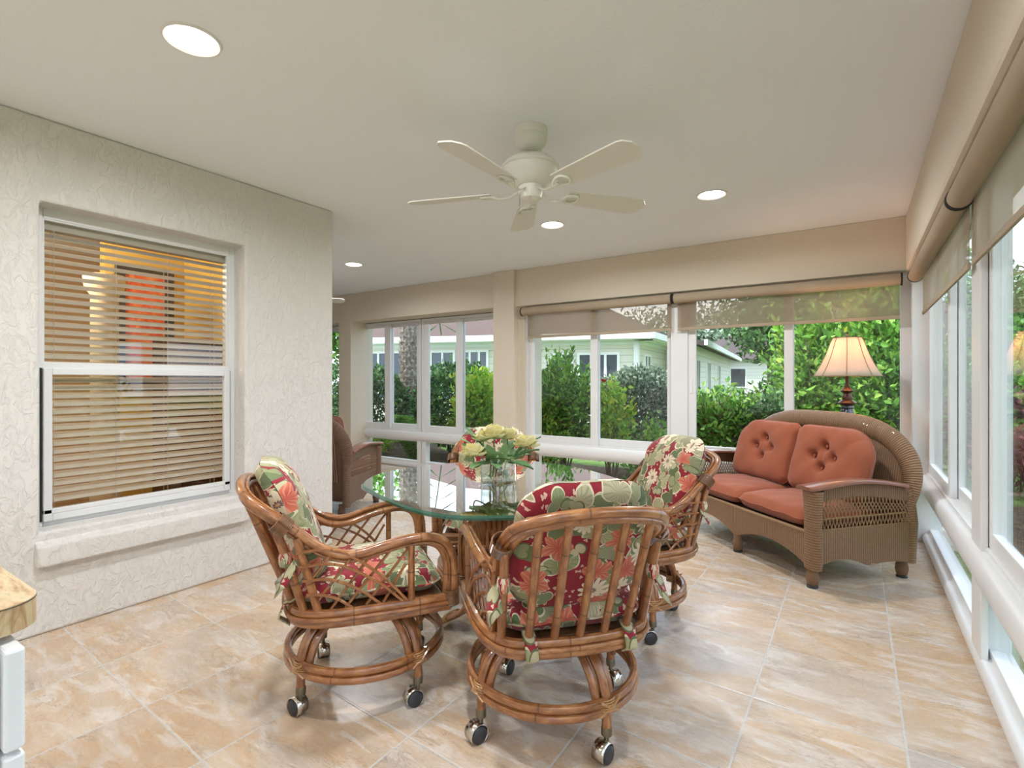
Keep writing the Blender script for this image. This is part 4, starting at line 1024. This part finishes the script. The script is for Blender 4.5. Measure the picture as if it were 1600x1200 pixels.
# right of the pillar
shrub(872,7.2,.62,.5,.25,1.5,5200,G_mid,.085,.035,'tall leafy green shrub with upright shoots outside the first shaded window',extra=shoots(9,.42,G_mid,.09,.036,34),shell=.2,stems=18)
shrub(846,7.0,.30,.3,-.1,.95,900,G_lime,.07,.03,'low bright green shrub at the foot of the tall leafy shrub beside the pillar',shell=.3,stems=8,nstem=.008)
x=shrub(1003,7.6,.72,.66,.10,1.42,15000,G_grey,.055,.030,'clipped round grey-green bush outside the first shaded window',shell=.7,lump=.05,stems=16)
def hib(e,rx_,ry_,zc,hz):
    m=MB(); c=(.05,-.36,1.20-GZ)
    for i in range(5): petal(m,c,2*PI*i/5,.5,.06,.03,.5)
    m.obj('red_bloom',simple('hibiscus_red',(.75,.06,.04),.6),e,smooth=True)
shrub(955,6.9,.26,.28,.15,1.22,1500,G_lime,.085,.04,'slender lime green shrub with one red bloom before the round bush',shell=.2,extra=hib,stems=9)
shrub(1025,6.2,.42,.28,-.1,.78,1100,G_mid,.075,.034,'loose low shrub with yellowing leaves before the round bush',shell=.2,stems=14,nstem=.008)
# behind the loveseat
shrub(1125,7.0,.50,.45,.05,1.15,2600,G_mid,.085,.040,'leggy green shrub behind the left end of the loveseat',shell=.2,stems=20,nstem=.010,extra=shoots(4,.2,G_lime,.085,.04,18))
shrub(1195,6.8,.42,.4,.05,1.10,1900,G_dark,.085,.040,'darker leggy shrub left of the window mullion behind the loveseat',shell=.2,stems=16,nstem=.010)
shrub(1290,7.4,.75,.5,.2,2.25,4200,G_mid,.12,.058,'big bright leafy bush directly behind the lamp',shell=.2,stems=16,nstem=.014,extra=shoots(7,.5,G_lime,.12,.055,26))
shrub(1385,6.6,.42,.42,.0,2.5,3400,G_mid,.12,.056,'tall leafy bush at the right of the lamp by the corner post',shell=.25,stems=12,nstem=.014)
shrub(1240,9.5,.6,.5,.0,1.55,1800,G_dark,.12,.055,'dark bush farther back between lamp and window mullion',shell=.3,stems=8)
# left of the pillar
shrub(715,9.6,.92,.7,.0,1.56,7500,G_dark,.085,.042,'tall clipped dark hedge bush left of the pillar',shell=.7,lump=.08,stems=10)
shrub(748,8.6,.46,.42,.12,1.38,2400,G_lime,.11,.048,'bright lime shrub with yellow tips just left of the pillar',shell=.3,stems=10)
shrub(725,9.0,.42,.3,.05,.62,1100,G_lime,.09,.034,'low lime green clump in front of the dark hedge bush',shell=.2,stems=8,nstem=.006)
shrub(584,10.6,.78,.7,.0,1.50,5500,G_dark,.085,.042,'dark rounded hedge bush outside the far left sliding window',shell=.7,lump=.08,stems=10)
shrub(530,11.4,.9,.7,.0,1.62,5000,G_dark,.085,.042,'dark hedge bush at the stucco wall corner window',shell=.7,lump=.08,stems=10)
shrub(578,9.6,.5,.3,-.12,.30,1300,G_lime,.09,.03,'low lime green groundcover clump beneath the far left window',shell=.2,stems=6,nstem=.006)
shrub(655,12.0,.6,.5,.0,1.5,2500,G_mid,.09,.042,'lighter green bush just behind the palm trunk',shell=.5,stems=8)
# palm with diamond-cut boots
def palm():
    x,y=ground_at(638,10.6); e=empty('palm_tree',(x,y,GZ),label='thick palm trunk with diamond patterned bark outside the left windows',cat='palm tree')
    s=N('palm_bark'); v=s.coord(); s.bsdf(s.ramp(s.noise(v,14,5,.65),[(.3,(.10,.085,.07)),(.5,(.26,.22,.18)),(.7,(.46,.41,.35))]),.9,s.bump(s.noise(v,40,4),.5,.02),spec=.1)
    m=MB(); m.lathe([(.34,0),(.25,.18),(.18,.4),(.16,1.),(.16,5.2),(.0001,5.25)],20); m.obj('trunk',s.m,e,smooth=True)
    m=MB()
    for k in range(46):
        z=.45+k*.10
        for j in range(9):
            a=2*PI*(j+.5*(k%2))/9; c,sn=math.cos(a),math.sin(a); w=.054
            def Q(r,t,zz): return (r*c-t*sn,r*sn+t*c,zz)
            b=len(m.v); m.v+= [Q(.15,0,z-.10),Q(.16,-w,z),Q(.20,0,z+.085),Q(.16,w,z),Q(.192,0,z+.01)]
            for q in ((0,3,4),(3,2,4),(2,1,4),(1,0,4)): m.face([b+i for i in q])
    m.obj('boots',s.m,e)
    fr=[]
    for k in range(14):
        a=2*PI*k/14+.2; m=MB(); el=rng.uniform(-.2,.7); pts=[]
        for i in range(9):
            t=i/8; r=2.3*t; pts.append(Vector((r*math.cos(a)*math.cos(el*.5),r*math.sin(a)*math.cos(el*.5),5.1+r*math.sin(el)-1.6*t*t*1.4)))
        m.tube(pts,.015,5)
        sd=Vector((-math.sin(a),math.cos(a),0))
        for i in range(1,9):
            for h in (0,.5):
                p=pts[i-1].lerp(pts[i],h)
                for sg in (1,-1):
                    tip=p+sd*sg*.55+Vector((math.cos(a)*.25,math.sin(a)*.25,-.35)); b=len(m.v); m.v+=[tuple(p),tuple((p+tip)/2+Vector((0,0,.03))),tuple(tip),tuple((p+tip)/2+Vector((math.cos(a)*.04,math.sin(a)*.04,.0)))]; m.face([b,b+1,b+2,b+3])
        m.obj('frond',G_dark,e)
palm()
def fern():
    x,y=ground_at(645,8.9); e=empty('fern',(x,y,GZ),label='bright arching fern at the foot of the palm trunk',cat='fern'); Ps=[];Ds=[]
    m=MB()
    for k in range(46):
        a=rng.uniform(0,2*PI); r=rng.uniform(.25,.5); h=rng.uniform(.4,.8); pr=None
        for i in range(26):
            t=i/25; p=(r*t*math.cos(a),r*t*math.sin(a),h*math.sin(t*2.0)); sd=(-math.sin(a),math.cos(a),.1)
            for sg in (1,-1): Ps.append(p); Ds.append((sg*sd[0]+.5*math.cos(a),sg*sd[1]+.5*math.sin(a),.1))
        m.tube([(r*t*math.cos(a),r*t*math.sin(a),h*math.sin(t*2.0)) for t in np.linspace(0,1,6)],.004,4)
    m.obj('stems',G_fern,e); leafobj('fronds',np.array(Ps),np.array(Ds),.085,.022,G_fern,e)
fern()
# outside the side windows
shrub(1575,6.3,.62,.9,.0,1.12,5200,G_plum,.07,.04,'plum red shrub low outside the side windows',shell=.5,stems=10)
shrub(1500,8.4,.6,.8,.0,1.9,3500,G_dark,.10,.05,'dark green shrub outside the side windows near the corner',shell=.4,stems=10)
shrub(1590,9.5,.8,.9,.0,2.1,3500,G_mid,.11,.05,'leafy shrub behind the plum shrub outside the side windows',shell=.4,stems=10)
for i,(x,y) in enumerate(((2.6,2.6),(2.8,.6),(2.6,-1.4))):
    e=shrub(800,5,.7,.9,.0,1.5,1800,G_mid,.11,.05,('green hedge shrub beyond the side windows, nearest the corner','green hedge shrub beyond the side windows, level with the table','green hedge shrub beyond the side windows, level with the camera')[i],shell=.5,stems=6); e.location=(x,y,GZ)
# distant trees
def tree(u,Z,h,r,mat,label,n=3500,trunk=.16,z0=None,L=.22,squash=.8):
    x,y=ground_at(u,Z); e=empty('garden_tree',(x,y,GZ),label=label,cat='tree',group='trees beyond the lawn')
    m=MB(); m.tube([(0,0,0),(.05,.03,h*.35),(0,.05,h*.75)],[trunk,trunk*.8,trunk*.4],9)
    for k in range(7):
        a=k*2.1; m.tube([(0.03,.03,h*(.35+.05*k)),(r*.6*math.cos(a),r*.6*math.sin(a),h*(.6+.05*k))],[trunk*.35,trunk*.1],5)
    m.obj('trunk',BARK,e,smooth=True)
    cs=[np.array([r*.55*math.cos(k*2.4)*(k%3)/2,r*.55*math.sin(k*2.4)*(k%3)/2,h*.72+r*squash*.45*math.sin(k*1.7)]) for k in range(9)]
    P=[]
    for k in range(n):
        d=rng.normal(size=3); d/=np.linalg.norm(d); P.append(cs[k%9]+d*r*.5*rng.uniform(.5,1.)*np.array([1,1,squash]))
    P=np.array(P); D=rng.normal(size=P.shape); leafobj('crown',P,D,L,L*.5,mat,e)
tree(1200,16,4.6,2.1,G_dark,'dark spreading tree with a thin trunk left of the window mullion behind the loveseat',2600,.10,L=.20)
tree(1262,12,5.6,1.9,G_mid,'leafy tree with a visible trunk just right of the window mullion behind the lamp',2600,.16,L=.18)
tree(1380,20,6.5,2.8,G_mid,'tall tree far behind the lamp at the right',3000,L=.26)
tree(1600,17,5,2.4,G_dark,'dark tree far outside the side windows',2500,L=.24)
tree(540,34,7.5,4.5,G_mid,'big green tree behind the left end of the house',3500,L=.4)
tree(420,30,7.5,4.5,G_dark,'broad dark tree hidden mostly by the stucco wall corner',2500,L=.4)
tree(1120,46,7,5,G_grey,'hazy grey-green tree line tree beyond the receding house',3000,L=.45)
tree(1230,42,7,5,G_grey,'hazy grey-green tree far behind the dark tree',3000,L=.45)
tree(1480,40,8,6,G_dark,'tall dark tree far right beyond the lawn',3000,L=.45)
tree(1010,50,7,5,G_grey,'grey-green tree beyond the roof of the beige house',2500,L=.45)
# ------------------------------------------------------------------ neighbouring houses
def siding(name,c):
    s=N(name); z=s.n('SeparateXYZ',{0:s.coord()}).outputs[2]; f=s.math('FRACT',s.math('MULTIPLY',z,5.2))
    s.bsdf(s.mix(s.math('LESS_THAN',f,.08),c,tuple(x*.6 for x in c)),.7,s.bump(f,.5,.02),spec=.2); return s.m
SID=siding('cream_siding',(.72,.69,.60)); SIDW=siding('white_siding',(.80,.79,.75))
def shingle(name,a,b):
    s=N(name); v=s.coord(); s.bsdf(s.mix(s.noise(v,12,6,.7),a,b),.9,s.bump(s.noise(v,30,4),.4,.02),spec=.1); return s.m
ROOF=shingle('red_brown_shingle',(.075,.052,.048),(.15,.108,.098)); ROOFD=shingle('dark_shingle',(.05,.042,.045),(.11,.09,.09))
SCR=simple('window_dark',(.05,.065,.085),.12,spec=.8)
WHT=simple('house_trim_white',(.82,.83,.82),.6)
def wallrun(e,A,B,zt,mat,wins,name='wall',th=.2,side=1):
    """wall from A to B (x,y) with inset windows; wins: (s0,s1,z0,z1,n)"""
    A=Vector(A);B=Vector(B); d=(B-A); L=d.length; d.normalize(); nrm=Vector((d.y,-d.x))*side
    def T(p): q=A+d*p[0]-nrm*p[1]; return (q.x,q.y,p[2])
    m=MB(); m.box(0,L,0,th,GZ,zt,T=T); m.obj(name,mat,e)
    m=MB(); m.box(-.09,.0,-.03,.1,GZ,zt,T=T); m.box(L-.06,L+.04,-.03,.1,GZ,zt,T=T); m.box(0,L,-.03,.0,zt-.22,zt,T=T); m.obj('corner_board',WHT,e)
    for s0,s1,z0,z1,k in wins:
        m=MB(); ring(m,T,s0,s1,z0,z1,.07,-.05,.01)
        for i in range(1,k): x=s0+(s1-s0)*i/k; m.box(x-.035,x+.035,-.045,.01,z0,z1,T=T)
        w=m.obj('window',WHT,e); mm=MB(); mm.box(s0+.05,s1-.05,-.02,.005,z0+.05,z1-.05,T=T); mm.obj('pane',SCR,w)
    return T
def house_main():
    e=empty('beige_house',label='cream sided house with reddish hip roof and dark windows across the lawn',cat='house')
    A=ground_at(566,16.6); B=ground_at(997,14.4); ze=2.46
    L=math.hypot(B[0]-A[0],B[1]-A[1])
    wins=[(.35,1.3,.9,2.15,2),(1.5,2.5,.9,2.15,2),(2.7,3.7,.9,2.15,2),(3.9,4.7,.9,2.15,2)]
    wl=lambda u: 0
    def s_at(u):   # distance along the wall for a viewing direction
        best=min(np.linspace(0,1,600),key=lambda t:abs((lambda x,y:800+F*(x*math.cos(YAW)+y*math.sin(YAW))/(-x*math.sin(YAW)+y*math.cos(YAW)))(A[0]+(B[0]-A[0])*t,A[1]+(B[1]-A[1])*t)-u)); return best*L
    wins=[(s_at(a),s_at(b),z0,z1,k) for a,b,z0,z1,k in ((578,606,.6,2.15,2),(612,650,.6,2.15,2),(672,712,.6,2.15,2),(720,764,.6,2.15,3),(860,896,.8,2.02,2),(902,968,.55,2.02,3))]
    wallrun(e,A,B,ze,SID,wins)
    C=ground_at(1042,17.6); d=math.hypot(C[0]-B[0],C[1]-B[1]); wallrun(e,B,C,ze,SID,[(d*.16,d*.36,.8,2.0,2)])
    D=ground_at(1080,17.2); wallrun(e,C,D,ze,SID,[(.25,.75,.9,2.0,1)])
    # eaves, gutters and hip roof
    fv=Vector((-math.sin(YAW),math.cos(YAW))); rv=Vector((math.cos(YAW),math.sin(YAW)))
    A2=Vector(A)-fv*.45-rv*.45; B2=Vector(B)-fv*.45+rv*.25; C2=Vector(C)-fv*.2+rv*.45; Bk=Vector(C)+fv*7+rv*.5; Ak=Vector(A)+fv*9-rv*.45
    R1=(A2+Ak)/2+rv*3.2; R2=(B2+Bk)/2-rv*2.6; zr=ze+2.1
    m=MB(); m.v=[(*A2,ze+.06),(*B2,ze+.06),(*C2,ze+.06),(*Bk,ze+.06),(*Ak,ze+.06),(*R1,zr),(*R2,zr)]
    for f in ((0,1,6,5),(1,2,6),(2,3,6),(3,4,5,6),(4,0,5),(4,3,2,1,0)): m.face(list(f))
    m.obj('roof',ROOF,e)
    m=MB()
    for P,Q in ((A2,B2),(B2,C2)):
        dd=(Q-P); l=dd.length; dd.normalize(); nn=Vector((dd.y,-dd.x))
        def T(p,P=P,dd=dd,nn=nn): q=P+dd*p[0]+nn*p[1]; return (q.x,q.y,p[2])
        m.box(-.05,l+.05,-.02,.10,ze-.10,ze+.07,T=T); m.box(-.05,l+.05,-.5,0,ze-.12,ze-.09,T=T)
    m.obj('gutter',WHT,e)
house_main()
def house2():
    e=empty('white_house',label='pale sided house receding beyond the window post behind the loveseat',cat='house')
    A=ground_at(1078,16.8); B=ground_at(1140,29.5); ze=2.45; L=math.hypot(B[0]-A[0],B[1]-A[1])
    wallrun(e,A,B,ze,SIDW,[(1.2,2.1,.8,2.0,2),(4.2,5.2,.8,2.0,2),(8,9,.8,2.0,2)])
    fv=Vector(B)-Vector(A); fv.normalize(); nn=Vector((fv.y,-fv.x))
    P0=Vector(A)-fv*.5+nn*.5; P1=Vector(B)+fv*.5+nn*.5; Q0=P0-nn*6; Q1=P1-nn*6; z=ze
    m=MB(); m.v=[(*P0,z),(*P1,z),(*Q1,z+1.5),(*Q0,z+1.5)]; m.v+=[(a,b,c-.14) for a,b,c in m.v]
    for f in ((0,1,2,3),(7,6,5,4),(0,4,5,1),(1,5,6,2),(2,6,7,3),(3,7,4,0)): m.face(list(f))
    m.obj('roof',ROOFD,e)
    m=MB()
    def T(p): q=P0+fv*p[0]+nn*p[1]; return (q.x,q.y,p[2])
    m.box(0,(P1-P0).length,0,.1,ze-.12,ze+.06,T=T); m.obj('gutter',WHT,e)
house2()
def house3(u,Z,w,d,ze,zr,label,mat,rot=0):
    x,y=ground_at(u,Z); e=empty('distant_house',(x,y,0),YAW+rot,label=label,cat='house',group='houses beyond the lawn')
    m=MB(); m.box(-w/2,w/2,0,d,GZ,ze); m.obj('wall',mat,e)
    m=MB(); o=.5; m.v=[(-w/2-o,-o,ze),(w/2+o,-o,ze),(w/2+o,d+o,ze),(-w/2-o,d+o,ze),(-w/2+d*.5,d/2,zr),(w/2-d*.5,d/2,zr)]
    for f in ((0,1,5,4),(1,2,5),(2,3,4,5),(3,0,4),(3,2,1,0)): m.face(list(f))
    m.obj('roof',ROOFD,e)
    for i in range(3):
        a=-w/2+w*(i+.5)/3
        def T(p): return p
        mm=MB(); ring(mm,T,a-.5,a+.5,.8,2.,.07,-.06,.01); wo=mm.obj('window',WHT,e); mm=MB(); mm.box(a-.45,a+.45,-.03,.0,.85,1.95); mm.obj('pane',SCR,wo)
house3(1240,31,10,7,2.5,4.6,'low white house with dark roof far behind the window mullion and lamp',SIDW)
house3(1590,19,7,7,2.6,4.6,'house with dark hip roof seen through the side windows',siding('tan_siding',(.40,.33,.27)))
# house opposite the side windows (seen mirrored in the sash window)
e=empty('distant_house',(13,1,0),PI/2,label='white sided house across the side lawn opposite the stucco wall',cat='house',group='houses beyond the lawn')
MB().box(-6,6,-7,0,GZ,2.5).obj('wall',SIDW,e)
m=MB(); m.v=[(-6.5,.5,2.5),(6.5,.5,2.5),(6.5,-7.5,2.5),(-6.5,-7.5,2.5),(-3,-3.5,4.6),(3,-3.5,4.6)]
for f in ((1,0,4,5),(2,1,5),(3,2,5,4),(0,3,4),(0,1,2,3)): m.face(list(f))
m.obj('roof',ROOFD,e)
# ------------------------------------------------------------------ sky, sun and added fill light in the dining room
w=bpy.data.worlds.new('sky'); SC.world=w; w.use_nodes=True; nt=w.node_tree; nt.nodes.clear()
tc=nt.nodes.new('ShaderNodeTexCoord'); mp=nt.nodes.new('ShaderNodeMapping'); mp.inputs[3].default_value=(1,1,2.4)
nz=nt.nodes.new('ShaderNodeTexNoise'); nz.inputs['Scale'].default_value=2.2; nz.inputs['Detail'].default_value=6
rp=nt.nodes.new('ShaderNodeValToRGB'); rp.color_ramp.elements[0].position=.40; rp.color_ramp.elements[0].color=(.50,.68,.98,1); rp.color_ramp.elements[1].position=.56; rp.color_ramp.elements[1].color=(.93,.96,1,1)
bg=nt.nodes.new('ShaderNodeBackground'); bg.inputs[1].default_value=2.3; ow=nt.nodes.new('ShaderNodeOutputWorld')
for a,b in ((tc.outputs['Generated'],mp.inputs[0]),(mp.outputs[0],nz.inputs[0]),(nz.outputs[0],rp.inputs[0]),(rp.outputs[0],bg.inputs[0]),(bg.outputs[0],ow.inputs[0])): nt.links.new(a,b)
su=bpy.data.lights.new('sun','SUN'); su.energy=4.5; su.angle=R(4); su.color=(1,.98,.93)
so=bpy.data.objects.new('sun',su); so.rotation_euler=(R(38),0,R(-25)); COL.objects.link(so)
la=bpy.data.lights.new('dining_room_fill','POINT'); la.energy=38; la.color=(1,.80,.55); la.shadow_soft_size=.15  # added warm point light without a fixture, brightens the room behind the blind
lo2=bpy.data.objects.new('dining_room_fill',la); lo2.location=(-4.6,.9,2.1); COL.objects.link(lo2)
VS=SC.view_settings; VS.view_transform='Standard'; VS.look='None'; VS.gamma=1; VS.use_curve_mapping=False; VS.exposure=0.66
SC.cycles.max_bounces=10; SC.cycles.transparent_max_bounces=24; SC.cycles.diffuse_bounces=5; SC.cycles.use_denoising=True
SC.cycles.caustics_reflective=False; SC.cycles.caustics_refractive=False; SC.cycles.sample_clamp_indirect=6
